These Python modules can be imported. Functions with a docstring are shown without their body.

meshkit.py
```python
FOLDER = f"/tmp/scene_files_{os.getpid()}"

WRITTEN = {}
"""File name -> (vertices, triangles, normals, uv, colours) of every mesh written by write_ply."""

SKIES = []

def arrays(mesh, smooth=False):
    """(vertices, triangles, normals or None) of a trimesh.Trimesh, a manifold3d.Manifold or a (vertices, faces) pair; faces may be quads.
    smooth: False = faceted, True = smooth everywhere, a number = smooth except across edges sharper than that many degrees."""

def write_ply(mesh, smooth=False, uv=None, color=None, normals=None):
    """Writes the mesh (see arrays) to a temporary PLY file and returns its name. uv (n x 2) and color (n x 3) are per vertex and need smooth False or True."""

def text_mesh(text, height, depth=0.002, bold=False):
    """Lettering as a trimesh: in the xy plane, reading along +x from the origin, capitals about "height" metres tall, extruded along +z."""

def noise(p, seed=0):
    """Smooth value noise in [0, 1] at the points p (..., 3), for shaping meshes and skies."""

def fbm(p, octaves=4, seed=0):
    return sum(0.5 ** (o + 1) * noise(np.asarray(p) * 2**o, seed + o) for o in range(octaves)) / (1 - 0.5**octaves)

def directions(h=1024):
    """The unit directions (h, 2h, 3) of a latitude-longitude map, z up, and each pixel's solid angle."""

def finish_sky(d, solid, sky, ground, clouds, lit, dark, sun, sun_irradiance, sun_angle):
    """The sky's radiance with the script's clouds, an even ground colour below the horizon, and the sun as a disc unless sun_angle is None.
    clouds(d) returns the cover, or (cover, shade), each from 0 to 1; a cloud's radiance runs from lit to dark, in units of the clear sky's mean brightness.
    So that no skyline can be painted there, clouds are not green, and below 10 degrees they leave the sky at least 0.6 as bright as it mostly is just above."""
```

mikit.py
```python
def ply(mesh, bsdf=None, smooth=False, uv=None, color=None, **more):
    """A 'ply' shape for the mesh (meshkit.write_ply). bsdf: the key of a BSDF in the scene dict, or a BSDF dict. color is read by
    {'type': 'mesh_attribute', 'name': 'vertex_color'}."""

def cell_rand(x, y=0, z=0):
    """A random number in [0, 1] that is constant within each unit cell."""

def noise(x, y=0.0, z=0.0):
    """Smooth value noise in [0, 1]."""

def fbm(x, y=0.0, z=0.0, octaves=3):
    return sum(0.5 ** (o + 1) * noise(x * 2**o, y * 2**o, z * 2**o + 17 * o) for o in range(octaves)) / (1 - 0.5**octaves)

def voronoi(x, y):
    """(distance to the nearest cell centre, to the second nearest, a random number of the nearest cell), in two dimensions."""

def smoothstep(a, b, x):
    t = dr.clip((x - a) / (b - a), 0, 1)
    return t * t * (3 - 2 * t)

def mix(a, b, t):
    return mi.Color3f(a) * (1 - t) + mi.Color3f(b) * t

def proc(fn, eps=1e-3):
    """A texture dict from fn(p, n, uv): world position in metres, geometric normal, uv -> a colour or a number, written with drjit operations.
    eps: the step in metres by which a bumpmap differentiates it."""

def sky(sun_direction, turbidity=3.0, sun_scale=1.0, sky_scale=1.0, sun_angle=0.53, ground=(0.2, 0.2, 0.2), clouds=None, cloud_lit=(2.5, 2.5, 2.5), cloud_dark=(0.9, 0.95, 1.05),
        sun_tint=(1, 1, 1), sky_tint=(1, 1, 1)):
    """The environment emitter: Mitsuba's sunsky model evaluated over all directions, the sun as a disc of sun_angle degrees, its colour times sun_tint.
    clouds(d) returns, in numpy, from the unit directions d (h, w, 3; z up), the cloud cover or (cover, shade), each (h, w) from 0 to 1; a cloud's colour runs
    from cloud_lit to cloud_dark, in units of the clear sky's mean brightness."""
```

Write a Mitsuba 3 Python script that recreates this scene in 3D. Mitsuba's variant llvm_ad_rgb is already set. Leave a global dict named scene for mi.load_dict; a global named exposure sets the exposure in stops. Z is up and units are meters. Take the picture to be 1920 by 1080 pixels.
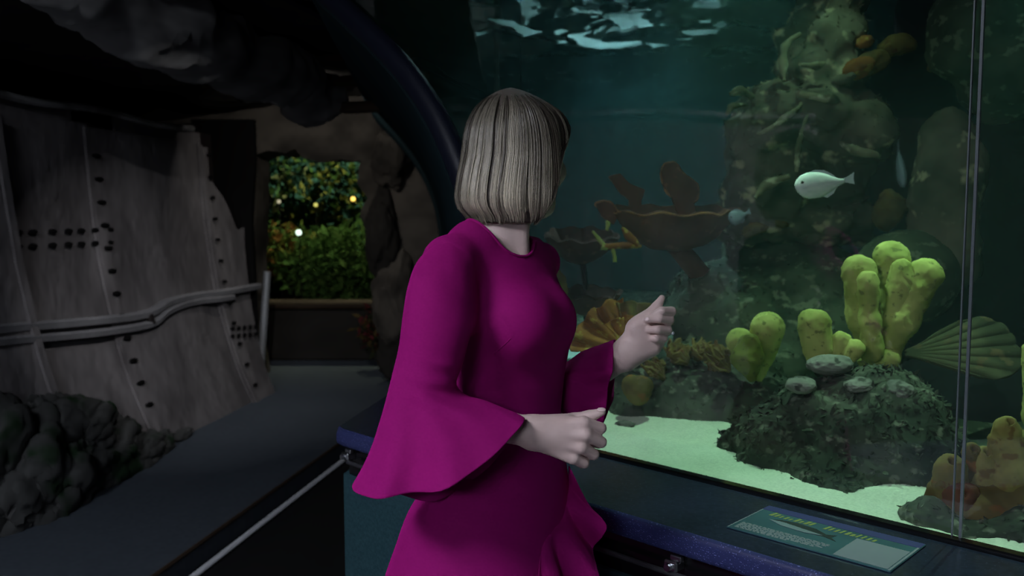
import math, os, numpy as np, trimesh, shapely, manifold3d as m3
import shapely.geometry as sg
from shapely import affinity
import drjit as dr
import mitsuba as mi
import mikit, meshkit
from mikit import proc, noise, fbm, smoothstep, mix
T = mi.ScalarTransform4f
scene, labels = {}, {}

# ------------------------------------------------------------------ camera, light, exposure
FOC, EYE, PITCH = 1660.0, np.array([0.0, 0.0, 1.5]), math.atan(140 / 1660.0)
FWD = np.array([0, math.cos(PITCH), -math.sin(PITCH)])
UPV = np.array([0, math.sin(PITCH), math.cos(PITCH)])
scene['camera'] = {'type': 'thinlens', 'fov': 2 * math.degrees(math.atan(960 / FOC)), 'fov_axis': 'x', 'aperture_radius': 0.0035,
                   'focus_distance': 1.68, 'near_clip': 0.05, 'far_clip': 100.0,
                   'to_world': T().look_at(origin=EYE.tolist(), target=(EYE + FWD).tolist(), up=[0, 0, 1])}
exposure = 0.0

def spot(key, pos, target, rgb, cutoff=40, beam=20, weight=1.0):
    scene[key] = {'type': 'spot', 'to_world': T().look_at(origin=list(map(float, pos)), target=list(map(float, target)), up=[0.01, 0.02, 1]),
                  'intensity': {'type': 'rgb', 'value': list(map(float, rgb))}, 'cutoff_angle': float(cutoff), 'beam_width': float(beam), 'sampling_weight': float(weight)}

LAMP_KEY = (34.0, 36.0, 41.0)            # ceiling lamp of the visitor side, left of and behind the camera
ADDED_TANK_LAMPS = [((0.62, 2.75, 2.50), (0.75, 2.45, 0.85), (2.5, 4.6, 3.2), 37, 24), ((1.45, 2.35, 2.50), (1.33, 2.05, 0.85), (2.5, 4.6, 3.1), 34, 22),
              ((0.55, 4.30, 2.52), (0.75, 4.1, 0.8), (2.6, 5.8, 6.6), 50, 24), ((1.0, 2.85, 2.5), (1.0, 3.3, 1.5), (0.2, 0.4, 0.28), 42, 24)]  # added submerged spots, standing in for light from above the water
for i_, (p_, t_, c_, a_, b_) in enumerate(ADDED_TANK_LAMPS):
    spot(f'added_tank_light_{i_}', p_, t_, c_, a_, b_, 1.0)
ADDED_CORRIDOR_LAMP = (-0.85, 2.40, 2.36)
spot('added_corridor_light', ADDED_CORRIDOR_LAMP, (-2.08, 5.7, 0.72), (9.5, 9.4, 9.8), 18.5, 9)  # added unseen spot that brightens the hull
GARDEN_LAMP = (-1.6, 9.6, 3.4)
spot('garden_light', GARDEN_LAMP, (-1.7, 10.6, 1.2), (11.0, 11.5, 8.0), 65, 45)
KEY_LAMP = np.array([-1.75, -0.35, 2.93])
FILL_LAMP, LAMP_FILL = np.array([-0.8, -1.7, 2.1]), (23.0, 24.5, 28.7)  # unseen fill lamp, added to soften the shade under the sleeve
ADDED_CORRIDOR_LAMP_2 = (-1.52, 5.75, 2.36)
spot('added_corridor_light_2', ADDED_CORRIDOR_LAMP_2, (-1.0, 7.3, 1.2), (1.25, 1.2, 1.15), 70, 40)  # added spot hidden behind the rib, brightens the far wall

# ------------------------------------------------------------------ helpers
def at(px, py, y):
    """The point of the world at distance y (along the world's y axis) on the ray of a pixel of the 1920 x 1080 frame."""
    d = FWD + (px - 960) / FOC * np.array([1, 0, 0]) + (540 - py) / FOC * UPV
    return EYE + d * (y / d[1])

def atz(px, py, z):
    d = FWD + (px - 960) / FOC * np.array([1, 0, 0]) + (540 - py) / FOC * UPV
    return EYE + d * ((z - 1.5) / d[2])

def lab(key, label=None, category=None, group=None, kind=None):
    d = {k: v for k, v in dict(label=label, category=category, group=group, kind=kind).items() if v}
    if d: labels[key] = d
    return key

def add(key, mesh, bsdf, smooth=False, label=None, category=None, group=None, kind=None, **more):
    if key in scene:
        n = 1
        while f'{key}_{n:03d}' in scene: n += 1
        key = f'{key}_{n:03d}'
    scene[key] = mikit.ply(mesh, bsdf, smooth, **more)
    return lab(key, label, category, group, kind)

def place(key, source, to_world, **tags):
    """Another copy of the mesh of an entry under its own key."""
    if key in scene:
        n = 1
        while f'{key}_{n:03d}' in scene: n += 1
        key = f'{key}_{n:03d}'
    scene[key] = {**scene[source], 'to_world': to_world}
    return lab(key, **tags)

def cat(*ms): return trimesh.util.concatenate([m for m in ms])
def mesh(v, f): return trimesh.Trimesh(np.asarray(v, float), np.asarray(f), process=False)

def box(lo, hi, bevel=0.0):
    lo, hi = np.minimum(lo, hi).astype(float), np.maximum(lo, hi).astype(float)
    if bevel <= 0: return trimesh.creation.box(bounds=[lo, hi])
    pts = []
    for k in range(3):
        a, b = lo + bevel, hi - bevel
        a[k], b[k] = lo[k], hi[k]
        pts += [[(a, b)[i][0], (a, b)[j][1], (a, b)[l][2]] for i in (0, 1) for j in (0, 1) for l in (0, 1)]
    return trimesh.convex.convex_hull(np.array(pts))

def grid_mesh(P, wrap=False, flip=False):
    P = np.asarray(P, float); m, n = P.shape[:2]
    i, j = np.meshgrid(np.arange(m - 1), np.arange(n if wrap else n - 1), indexing='ij')
    a, b = i * n + j, i * n + (j + 1) % n
    c, d = (i + 1) * n + (j + 1) % n, (i + 1) * n + j
    f = np.stack([np.stack([a, b, c], -1), np.stack([a, c, d], -1)], 2).reshape(-1, 3)
    return mesh(P.reshape(-1, 3), f[:, ::-1] if flip else f)

def shell(P, thick, wrap=False):
    """A sheet of the given thickness from a grid of points."""
    P = np.asarray(P, float); m, n = P.shape[:2]
    N = np.array(grid_mesh(P, wrap).vertex_normals).reshape(P.shape)
    Q = P - N * thick
    A, B = grid_mesh(P, wrap), grid_mesh(Q, wrap, True)
    f = [A.faces, B.faces + m * n]
    def rim(idx, close):
        idx = np.asarray(idx); nx = np.roll(idx, -1) if close else idx[1:]; cur = idx if close else idx[:-1]
        f.append(np.stack([cur, cur + m * n, nx + m * n], 1)); f.append(np.stack([cur, nx + m * n, nx], 1))
    rim(np.arange(n), wrap); rim(np.arange(n)[::-1] + (m - 1) * n, wrap)
    if not wrap: rim(np.arange(m)[::-1] * n, False); rim(np.arange(m) * n + n - 1, False)
    return mesh(np.vstack([A.vertices, B.vertices]), np.vstack(f))

def spline(P, n):
    """Catmull-Rom through the rows of P (any trailing shape), n samples."""
    P = np.asarray(P, float); k = len(P)
    t = np.linspace(0, k - 1, n); i = np.clip(np.floor(t).astype(int), 0, k - 2); u = (t - i).reshape((-1,) + (1,) * (P.ndim - 1))
    g = lambda q: P[np.clip(q, 0, k - 1)]
    p0, p1, p2, p3 = g(i - 1), g(i), g(i + 1), g(i + 2)
    return 0.5 * (2 * p1 + (p2 - p0) * u + (2 * p0 - 5 * p1 + 4 * p2 - p3) * u ** 2 + (3 * p1 - p0 - 3 * p2 + p3) * u ** 3)

def frames(P):
    t = np.gradient(P, axis=0); t /= np.linalg.norm(t, axis=1, keepdims=True) + 1e-12
    up = np.array([0, 0, 1.0]) if abs(t[0, 2]) < 0.9 else np.array([1.0, 0, 0])
    a = np.cross(up, t[0]); a /= np.linalg.norm(a); A = []
    for k in range(len(P)):
        a = a - t[k] * (a @ t[k]); a /= np.linalg.norm(a) + 1e-12; A.append(a.copy())
    A = np.array(A); return t, A, np.cross(t, A)

def tube(P, r, sides=10, caps=True, squash=1.0):
    P = np.asarray(P, float); r = np.broadcast_to(np.asarray(r, float), (len(P),))
    t, A, B = frames(P); th = np.arange(sides) * 2 * np.pi / sides
    G = P[:, None] + r[:, None, None] * (np.cos(th)[None, :, None] * A[:, None] + squash * np.sin(th)[None, :, None] * B[:, None])
    m = grid_mesh(G, True)
    if caps:
        v = np.vstack([m.vertices, P[0], P[-1]]); n0 = len(P) * sides; j = np.arange(sides)
        f = np.vstack([m.faces, np.stack([(j + 1) % sides, j, np.full(sides, n0)], 1), np.stack([n0 - sides + j, n0 - sides + (j + 1) % sides, np.full(sides, n0 + 1)], 1)])
        m = mesh(v, f)
    return m

def lathe(prof, sides=24):
    prof = np.asarray(prof, float); th = np.arange(sides) * 2 * np.pi / sides
    G = np.stack([prof[:, :1] * np.cos(th), prof[:, :1] * np.sin(th), np.repeat(prof[:, 1:2], sides, 1)], -1)
    m = grid_mesh(G, True, flip=True)
    if m.volume < 0: m.invert()
    return m

def moved(m, loc=(0, 0, 0), rz=0.0, s=1.0):
    m = m.copy(); m.apply_scale(s) if np.isscalar(s) else m.apply_transform(np.diag([*s, 1.0]))
    m.apply_transform(trimesh.transformations.rotation_matrix(rz, [0, 0, 1])); m.apply_translation(loc); return m

def displaced(m, amp, freq, octaves=4, seed=0, ridge=False):
    m = m.copy(); n = np.array(m.vertex_normals); f = meshkit.fbm(np.array(m.vertices) * freq + 31.7, octaves, seed)
    f = (1 - np.abs(2 * f - 1) * 2.2) if ridge else (2 * f - 1)
    m.vertices = m.vertices + n * (amp * f)[:, None]; return m

# signed distance fields -> meshes
def smin(a, b, k):
    if k <= 0: return np.minimum(a, b)
    h = np.clip(0.5 + 0.5 * (b - a) / k, 0, 1); return b + (a - b) * h - k * h * (1 - h)

def cone(a, b, ra, rb=None):
    a, b = np.asarray(a, float), np.asarray(b, float); rb = ra if rb is None else rb; ab = b - a; L = max(ab @ ab, 1e-12)
    def f(p):
        q = p - a; t = np.clip(q @ ab / L, 0, 1)
        return np.linalg.norm(q - t[:, None] * ab, axis=1) - (ra + (rb - ra) * t)
    return f

def ell(c, r, R=None):
    c, r = np.asarray(c, float), np.asarray(r, float)
    def f(p):
        q = p - c
        if R is not None: q = q @ np.asarray(R).T
        k0 = np.linalg.norm(q / r, axis=1); k1 = np.linalg.norm(q / r ** 2, axis=1)
        return k0 * (k0 - 1) / np.maximum(k1, 1e-9)
    return f

def union(prims):
    """prims: list of (sdf, k); joined in order."""
    def f(p):
        d = None
        for g, k in prims:
            e = g(p); d = e if d is None else smin(d, e, k)
        return d
    f.prims = prims
    return f

def surfnet(f, lo, hi, h, block=24):
    """Naive surface nets on the zero set of f; blocks far from the surface are skipped."""
    lo, hi = np.asarray(lo, float), np.asarray(hi, float); N = np.ceil((hi - lo) / h).astype(int) + 1
    V = np.full(N, 1.0, np.float32)
    prims = getattr(f, 'prims', None)
    for i in range(0, N[0], block):
        for j in range(0, N[1], block):
            for k in range(0, N[2], block):
                e = np.minimum([i + block, j + block, k + block], N)
                c = lo + h * (np.array([i, j, k]) + e - 1) / 2; rad = h * np.linalg.norm(e - [i, j, k]) / 2
                g = f
                if prims is not None:
                    dc = np.array([q(c[None])[0] for q, _ in prims])
                    if dc.min() > 1.6 * rad + 0.03: V[i:e[0], j:e[1], k:e[2]] = dc.min(); continue
                    g = union([pr for pr, d in zip(prims, dc) if d < max(dc.min(), 0) + 2.6 * rad + 0.06])
                else:
                    d = f(c[None])[0]
                    if d > 2.2 * rad + 0.03: V[i:e[0], j:e[1], k:e[2]] = d; continue
                G = np.stack(np.meshgrid(*[lo[a] + h * np.arange([i, j, k][a], e[a]) for a in range(3)], indexing='ij'), -1)
                V[i:e[0], j:e[1], k:e[2]] = g(G.reshape(-1, 3)).reshape(G.shape[:3])
    S = V < 0
    c8 = [(a, b, c) for a in (0, 1) for b in (0, 1) for c in (0, 1)]
    sl = lambda A, o: A[o[0]:N[0] - 1 + o[0], o[1]:N[1] - 1 + o[1], o[2]:N[2] - 1 + o[2]]
    cnt = sum(sl(S, o).astype(np.int8) for o in c8); act = (cnt > 0) & (cnt < 8)
    ci = np.argwhere(act); idx = np.full(act.shape, -1, np.int64); idx[act] = np.arange(len(ci))
    acc, num = np.zeros((len(ci), 3)), np.zeros(len(ci))
    val = {o: V[ci[:, 0] + o[0], ci[:, 1] + o[1], ci[:, 2] + o[2]].astype(float) for o in c8}
    for o in c8:
        for ax in range(3):
            if o[ax] == 0:
                o2 = tuple(1 if a == ax else o[a] for a in range(3)); a, b = val[o], val[o2]; cr = (a < 0) != (b < 0)
                t = np.where(cr, a / np.where(cr, a - b, 1), 0); p = np.tile(np.array(o, float), (len(ci), 1)); p[:, ax] += t
                acc[cr] += p[cr]; num += cr
    v = lo + h * (ci + acc / num[:, None]); quads = []
    for ax in range(3):
        b, c = (ax + 1) % 3, (ax + 2) % 3
        s0, s1 = [slice(None)] * 3, [slice(None)] * 3; s0[ax], s1[ax] = slice(0, -1), slice(1, None)
        e = np.argwhere(S[tuple(s0)] != S[tuple(s1)]); e = e[(e[:, b] > 0) & (e[:, c] > 0) & (e[:, b] < N[b] - 1) & (e[:, c] < N[c] - 1)]
        db, dc_ = np.eye(3, dtype=int)[b], np.eye(3, dtype=int)[c]
        q = np.stack([idx[tuple((e - o).T)] for o in (db + dc_, dc_, 0 * db, db)], 1)
        inside = S[tuple(e.T)]; q[~inside] = q[~inside][:, ::-1]; quads.append(q)
    q = np.vstack(quads)
    return mesh(v, np.vstack([q[:, [0, 1, 2]], q[:, [0, 2, 3]]]))

def tidy(m, lamb=0.5, n=8):
    import scipy.sparse as sp
    e = np.asarray(m.edges_unique); N = len(m.vertices)
    A = sp.coo_matrix((np.ones(2 * len(e)), (np.r_[e[:, 0], e[:, 1]], np.r_[e[:, 1], e[:, 0]])), (N, N)).tocsr()
    D = sp.diags(1 / np.maximum(np.asarray(A.sum(1)).ravel(), 1)) @ A; v = np.array(m.vertices)
    for k in range(n): v = v + (lamb if k % 2 == 0 else -lamb * 1.04) * (D @ v - v)
    return mesh(v, m.faces)
    m = trimesh.Trimesh(m.vertices, m.faces, process=False); trimesh.smoothing.filter_taubin(m, lamb=lamb, nu=lamb + 0.03, iterations=n); return m

# ------------------------------------------------------------------ materials
def C(v): return {'type': 'rgb', 'value': list(map(float, v))}
def mat(name, color, rough=0.6, spec=0.3, metallic=0.0, two=True, bump=None, bscale=1.0, **more):
    b = {'type': 'principled', 'base_color': color if isinstance(color, dict) else C(color), 'roughness': rough, 'specular': spec, 'metallic': metallic, **more}
    if bump is not None: b = {'type': 'bumpmap', 'arbitrary': bump, 'scale': bscale, 'bsdf': b}
    scene[name] = {'type': 'twosided', 'bsdf': b} if two else b
    return name
VC = {'type': 'mesh_attribute', 'name': 'vertex_color'}
V3 = lambda r, g, b: mi.Color3f(r, g, b)

mat('m_hull', proc(lambda p, n, uv: mix((0.105, 0.097, 0.098), (0.25, 0.235, 0.235), smoothstep(0.3, 0.75, fbm(p.x * 5, p.y * 5, p.z * 1.6, 4)) * 0.75 + 0.25 * noise(p.x * 30, p.y * 30, p.z * 12))), 0.75, 0.25,
    bump=proc(lambda p, n, uv: fbm(p.y * 22, p.z * 14, p.x * 22, 3), 4e-3), bscale=0.012)
mat('m_rust', (0.018, 0.014, 0.013), 0.8, 0.2)
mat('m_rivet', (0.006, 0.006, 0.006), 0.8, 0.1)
mat('m_strake', proc(lambda p, n, uv: mix((0.15, 0.15, 0.155), (0.34, 0.34, 0.35), fbm(p.y * 6, p.z * 6, p.x * 6, 3))), 0.6, 0.3)
mat('m_trim', proc(lambda p, n, uv: mix((0.16, 0.155, 0.15), (0.5, 0.5, 0.5), smoothstep(0.35, 0.7, fbm(p.y * 5, p.z * 9, p.x * 5, 3)))), 0.5, 0.4)
mat('m_rockwall', proc(lambda p, n, uv: mix((0.04, 0.036, 0.031), (0.135, 0.12, 0.10), smoothstep(0.25, 0.75, fbm(p.x * 3.2, p.y * 3.2, p.z * 3.2, 4)))), 0.9, 0.15)
mat('m_darkrock', proc(lambda p, n, uv: mix((0.016, 0.015, 0.014), (0.05, 0.046, 0.04), fbm(p.x * 2.5, p.y * 2.5, p.z * 4, 4))), 0.9, 0.15)
mat('m_ribrock', proc(lambda p, n, uv: mix((0.10, 0.10, 0.098), (0.30, 0.30, 0.29), smoothstep(0.25, 0.75, fbm(p.x * 3, p.y * 3, p.z * 6, 4)))), 0.9, 0.15)
mat('m_timber', proc(lambda p, n, uv: mix((0.035, 0.024, 0.016), (0.075, 0.05, 0.032), fbm(p.x * 3, p.y * 3, p.z * 30, 3))), 0.8, 0.2)
mat('m_mossrock', proc(lambda p, n, uv: mix(mix((0.03, 0.032, 0.03), (0.105, 0.107, 0.103), fbm(p.x * 9, p.y * 9, p.z * 9, 4)), (0.016, 0.036, 0.016), smoothstep(0.5, 0.68, fbm(p.x * 6 + 9, p.y * 6, p.z * 6, 3)))), 0.9, 0.2)
mat('m_floor_carpet', proc(lambda p, n, uv: mix((0.045, 0.058, 0.072), (0.075, 0.09, 0.108), fbm(p.x * 60, p.y * 60, 0, 3) * 0.6 + 0.4 * fbm(p.x * 2, p.y * 2, 0, 2))), 0.85, 0.3)
mat('m_black_floor', (0.012, 0.012, 0.013), 0.55, 0.3)
mat('m_room', (0.03, 0.03, 0.032), 0.9, 0.2)
mat('m_metal', (0.62, 0.64, 0.66), 0.28, 0.5, 1.0)
mat('m_strip_sheen', (0.80, 0.81, 0.84), 0.5, 0.4)  # pale matte colour in place of the light a metal strip reflects
mat('m_greymetal', (0.42, 0.44, 0.46), 0.45, 0.5, 0.5)
mat('m_navy_rim', (0.006, 0.008, 0.018), 0.45, 0.4)
mat('m_counter', proc(lambda p, n, uv: mix((0.014, 0.019, 0.036), (0.06, 0.075, 0.16), smoothstep(0.72, 0.95, noise(p.x * 420, p.y * 420, p.z * 420)) * 0.7 + 0.12 * noise(p.x * 160, p.y * 160, p.z * 160))), 0.2, 0.45)
mat('m_counter_edge_lit', proc(lambda p, n, uv: mix((0.028, 0.036, 0.12), (0.16, 0.18, 0.4), smoothstep(0.7, 0.95, noise(p.x * 420, p.y * 420, p.z * 420)))), 0.4, 0.5)  # the counter laminate again, with bluish light put into its colour
mat('m_railgrey', (0.035, 0.035, 0.04), 0.4, 0.5)
mat('m_black_gloss', (0.006, 0.006, 0.007), 0.09, 0.7)
mat('m_panel_carpet', proc(lambda p, n, uv: mix((0.018, 0.05, 0.062), (0.035, 0.085, 0.10), fbm(p.x * 140, p.y * 140, p.z * 140, 2))), 0.95, 0.1)
# ------------------------------------------------------------------ the tank window: plane coordinates (t along the counter, n into the tank)
PB, PU, PN = np.array([0.222, 2.25, 0.0]), np.array([-0.70711, 0.70711, 0]), np.array([0.70711, 0.70711, 0])
def pn(t, n, z): return PB + PU * t + PN * n + np.array([0, 0, z])
def on_pane(px, py):
    d = at(px, py, 1.0) - EYE; p = EYE + d * (((PB - EYE) @ PN) / (d @ PN)); return (p - PB) @ PU, p[2]
CORR = np.array([-0.1, 1.0, 0])            # direction of the corridor's tank-side wall

def quad(a, b, c, d): return mesh([a, b, c, d], [[0, 1, 2], [0, 2, 3]])
def slab(t0, t1, n0, n1, z0, z1, bevel=0.0):
    m = box((t0, n0, z0), (t1, n1, z1), bevel); v = np.array(m.vertices)
    m.vertices = PB + v[:, :1] * PU + v[:, 1:2] * PN + v[:, 2:] * [0, 0, 1]; m.invert() if False else None
    m = trimesh.Trimesh(m.vertices, m.faces, process=False)
    if m.volume < 0: m.invert()
    return m

arc_px = [(595, -40), (650, 18), (705, 70), (762, 130), (812, 200), (850, 275), (884, 370), (905, 480), (914, 600), (918, 770)]
ARC = np.array([on_pane(*q) for q in arc_px])
ARC[-1, 1] = 0.86
crown = np.array([[1.75, 2.555], [1.35, 2.50]])
ARC = spline(np.vstack([crown, ARC]), 60)                              # crown ... down to the counter
WZ = 2.60                                                              # water level
TR, TL, TB = -3.2, 1.75, 4.2

# visitor side
add('floor', box((-4.6, -3.0, -0.1), (3.6, 13.0, 0.0)), 'm_black_floor', label='black lower floor beside the raised grey carpet', kind='structure')
kx = lambda y: -1.35 + (y - 3.561) * 0.1685
wx = lambda y: -2.306 + (y - 3.883) * 0.1332
ys = np.linspace(-3.0, 12.9, 40)
fl = trimesh.creation.extrude_polygon(sg.Polygon([(kx(y), y) for y in ys[:26]] + [(-0.2, 8.0), (-0.2, 12.9), (-4.5, 12.9), (-4.5, -3.0)]), 0.1, engine='earcut')
fl.apply_translation([0, 0, 0.001])
add('floor_corridor', fl, 'm_floor_carpet', label='dark grey carpeted floor of the corridor, raised by one low step', kind='structure')
edge = [np.array([kx(y) + 0.006, y, 0.103]) for y in (-1.0, 2, 4, 6.6)]
add('trim_1', tube(edge, 0.009, 6), 'm_timber', label='thin brown edging along the raised carpet', kind='structure')
edge2 = [np.array([kx(y) + 0.045, y, 0.012]) for y in (-1.0, 2, 4, 6.4)]
add('trim_2', tube(edge2, 0.017, 8, squash=0.6), 'm_strip_sheen', True, label='metal strip along the foot of the low step, its sheen put into a pale colour', kind='structure')

add('wall_back', box((-4.6, -3.1, 0), (3.6, -3.0, 3.1)), 'm_room', kind='structure', label='dark wall behind the visitor')
add('wall_left', box((-4.6, -3.0, 0), (-4.5, 13.0, 3.6)), 'm_room', kind='structure', label='dark wall behind the ship hull')
add('wall_right', box((3.5, -3.0, 0), (3.6, -1.05, 3.1)), 'm_room', kind='structure', label='dark wall at the right end of the hall')
add('ceiling', box((-4.6, -3.0, 3.0), (3.6, 2.2, 3.1)), 'm_room', kind='structure', label='dark ceiling of the hall')

# corridor ceiling: rough dark rock sinking to the hull at the left
gx, gy = np.linspace(0, 1, 60), np.linspace(3.15, 8.2, 100)
P = np.array([[[-2.95 + 2.75 * u, y, 2.29 + 0.20 * min(1, u * 1.7) ** 0.7] for u in gx] for y in gy])
P[..., 2] += 0.16 * (meshkit.fbm(P * [2.2, 1.6, 1.0], 4, 3) - 0.5)
P[..., 2] = np.maximum(P[..., 2], 2.20)
add('ceiling_corridor', shell(P, 0.05), 'm_darkrock', 40, label='rough dark rock ceiling of the corridor', kind='structure')
add('ceiling_roof', box((-4.6, 2.0, 3.62), (3.6, 13.0, 3.7)), 'm_room', kind='structure', label='dark roof over the exhibits')
add('ceiling_soffit', box((-4.5, 2.08, 2.72), (-0.95, 3.3, 2.76)), 'm_room', label='dark flat soffit at the corridor entrance', kind='structure')
add('wall_header', box((-4.5, 2.0, 2.72), (-0.62, 2.08, 3.62)), 'm_room', kind='structure', label='dark drop wall over the corridor entrance')
# beams under the ceiling near the arch
for q0, q1 in [((585, 62), (742, 60)), ((600, 104), (775, 108)), ((622, 148), (800, 152)), ((640, 212), (772, 186)), ((560, 30), (690, 24))]:
    a, b = at(*q0, 5.4), at(*q1, 5.2)
    a[2] = b[2] = (a[2] + b[2]) / 2
    tv = (b - a) / np.linalg.norm(b - a)
    m = box((-np.linalg.norm(b - a) / 2, -0.05, -0.03), (np.linalg.norm(b - a) / 2, 0.05, 0.03), 0.006)
    add('ceiling_corridor__beam', moved(m, (a + b) / 2, math.atan2(tv[1], tv[0])), 'm_timber')

# tunnel wall beside the tank (inside = corridor wall, outside = in the water)
S = np.array([[pn(t, 0, z) + CORR * s for t, z in ARC] for s in np.linspace(0, 4.9, 40)])
tunnel = shell(S, 0.05)
mat('m_tankwall', proc(lambda p, n, uv: mix((0.004, 0.010, 0.012), (0.009, 0.020, 0.023), fbm(p.x * 2, p.y * 2, p.z * 2, 3))), 0.9, 0.1)
add('wall_tunnel', tunnel, 'm_tankwall', 40, label='dark vaulted wall between the corridor and the tank', kind='structure')
rim = [pn(t, -0.01, z) for t, z in ARC]
add('trim_3', tube(rim, 0.034, 14, squash=1.15), 'm_navy_rim', True, label='dark navy curved rim at the left edge of the tank window', kind='structure')

# far wall of the corridor with its ragged opening
YW = 7.35
def wall_px(pts, y=YW): return [tuple((at(a, b, y))[[0, 2]]) for a, b in pts]
outer = sg.box(-4.5, 0.05, -0.1, 3.6)
hole = sg.Polygon(wall_px([(478, 292), (500, 284), (535, 289), (552, 280), (566, 294), (600, 302), (640, 297), (679, 300), (672, 318), (668, 344), (680, 356), (690, 372), (684, 386), (679, 404), (690, 424), (702, 440),
                           (714, 466), (711, 500), (716, 540), (708, 600), (726, 690), (722, 760), (478, 760)]))
wp = outer.difference(hole).segmentize(0.08)
wm = m3.CrossSection([np.array(wp.exterior.coords)[:-1]] + [np.array(r.coords)[:-1] for r in wp.interiors], m3.FillRule.EvenOdd).extrude(0.4, 4).refine_to_length(0.09).to_mesh()
v = wm.vert_properties[:, :3]; v = np.stack([v[:, 0], YW + v[:, 2], v[:, 1]], 1)
m = mesh(v, wm.tri_verts[:, ::-1]); m = displaced(m, 0.055, 3.0, 4, 5)
add('wall_far', m, 'm_rockwall', 50, label='rough brown rock wall with a ragged opening at the end of the corridor', kind='structure')
rng = np.random.default_rng(4)
# lumps of rock along the right edge of the opening
lump = [((716, 440), 0.17, 1.9), ((742, 560), 0.24, 1.6), ((742, 660), 0.2, 1.2), ((735, 300), 0.2, 1.3)]
for k, (q, r, e) in enumerate(lump):
    m = displaced(trimesh.creation.icosphere(subdivisions=4, radius=1.0), 0.55, 1.3, 5, 20 + k)
    add('wall_far__boulder', moved(m, at(*q, YW - 0.03), k * 1.3, (r * 0.8, r * 0.7, r * e)), 'm_rockwall' if k % 2 else 'm_darkrock', 40)
add('wall_end', box((-4.5, 12.8, 0), (1.5, 12.9, 3.6)), 'm_room', kind='structure', label='dark wall behind the planted garden')
add('wall_side', box((-0.15, 7.8, 0), (-0.05, 12.8, 3.6)), 'm_room', kind='structure', label='dark wall right of the planted garden')

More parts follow.
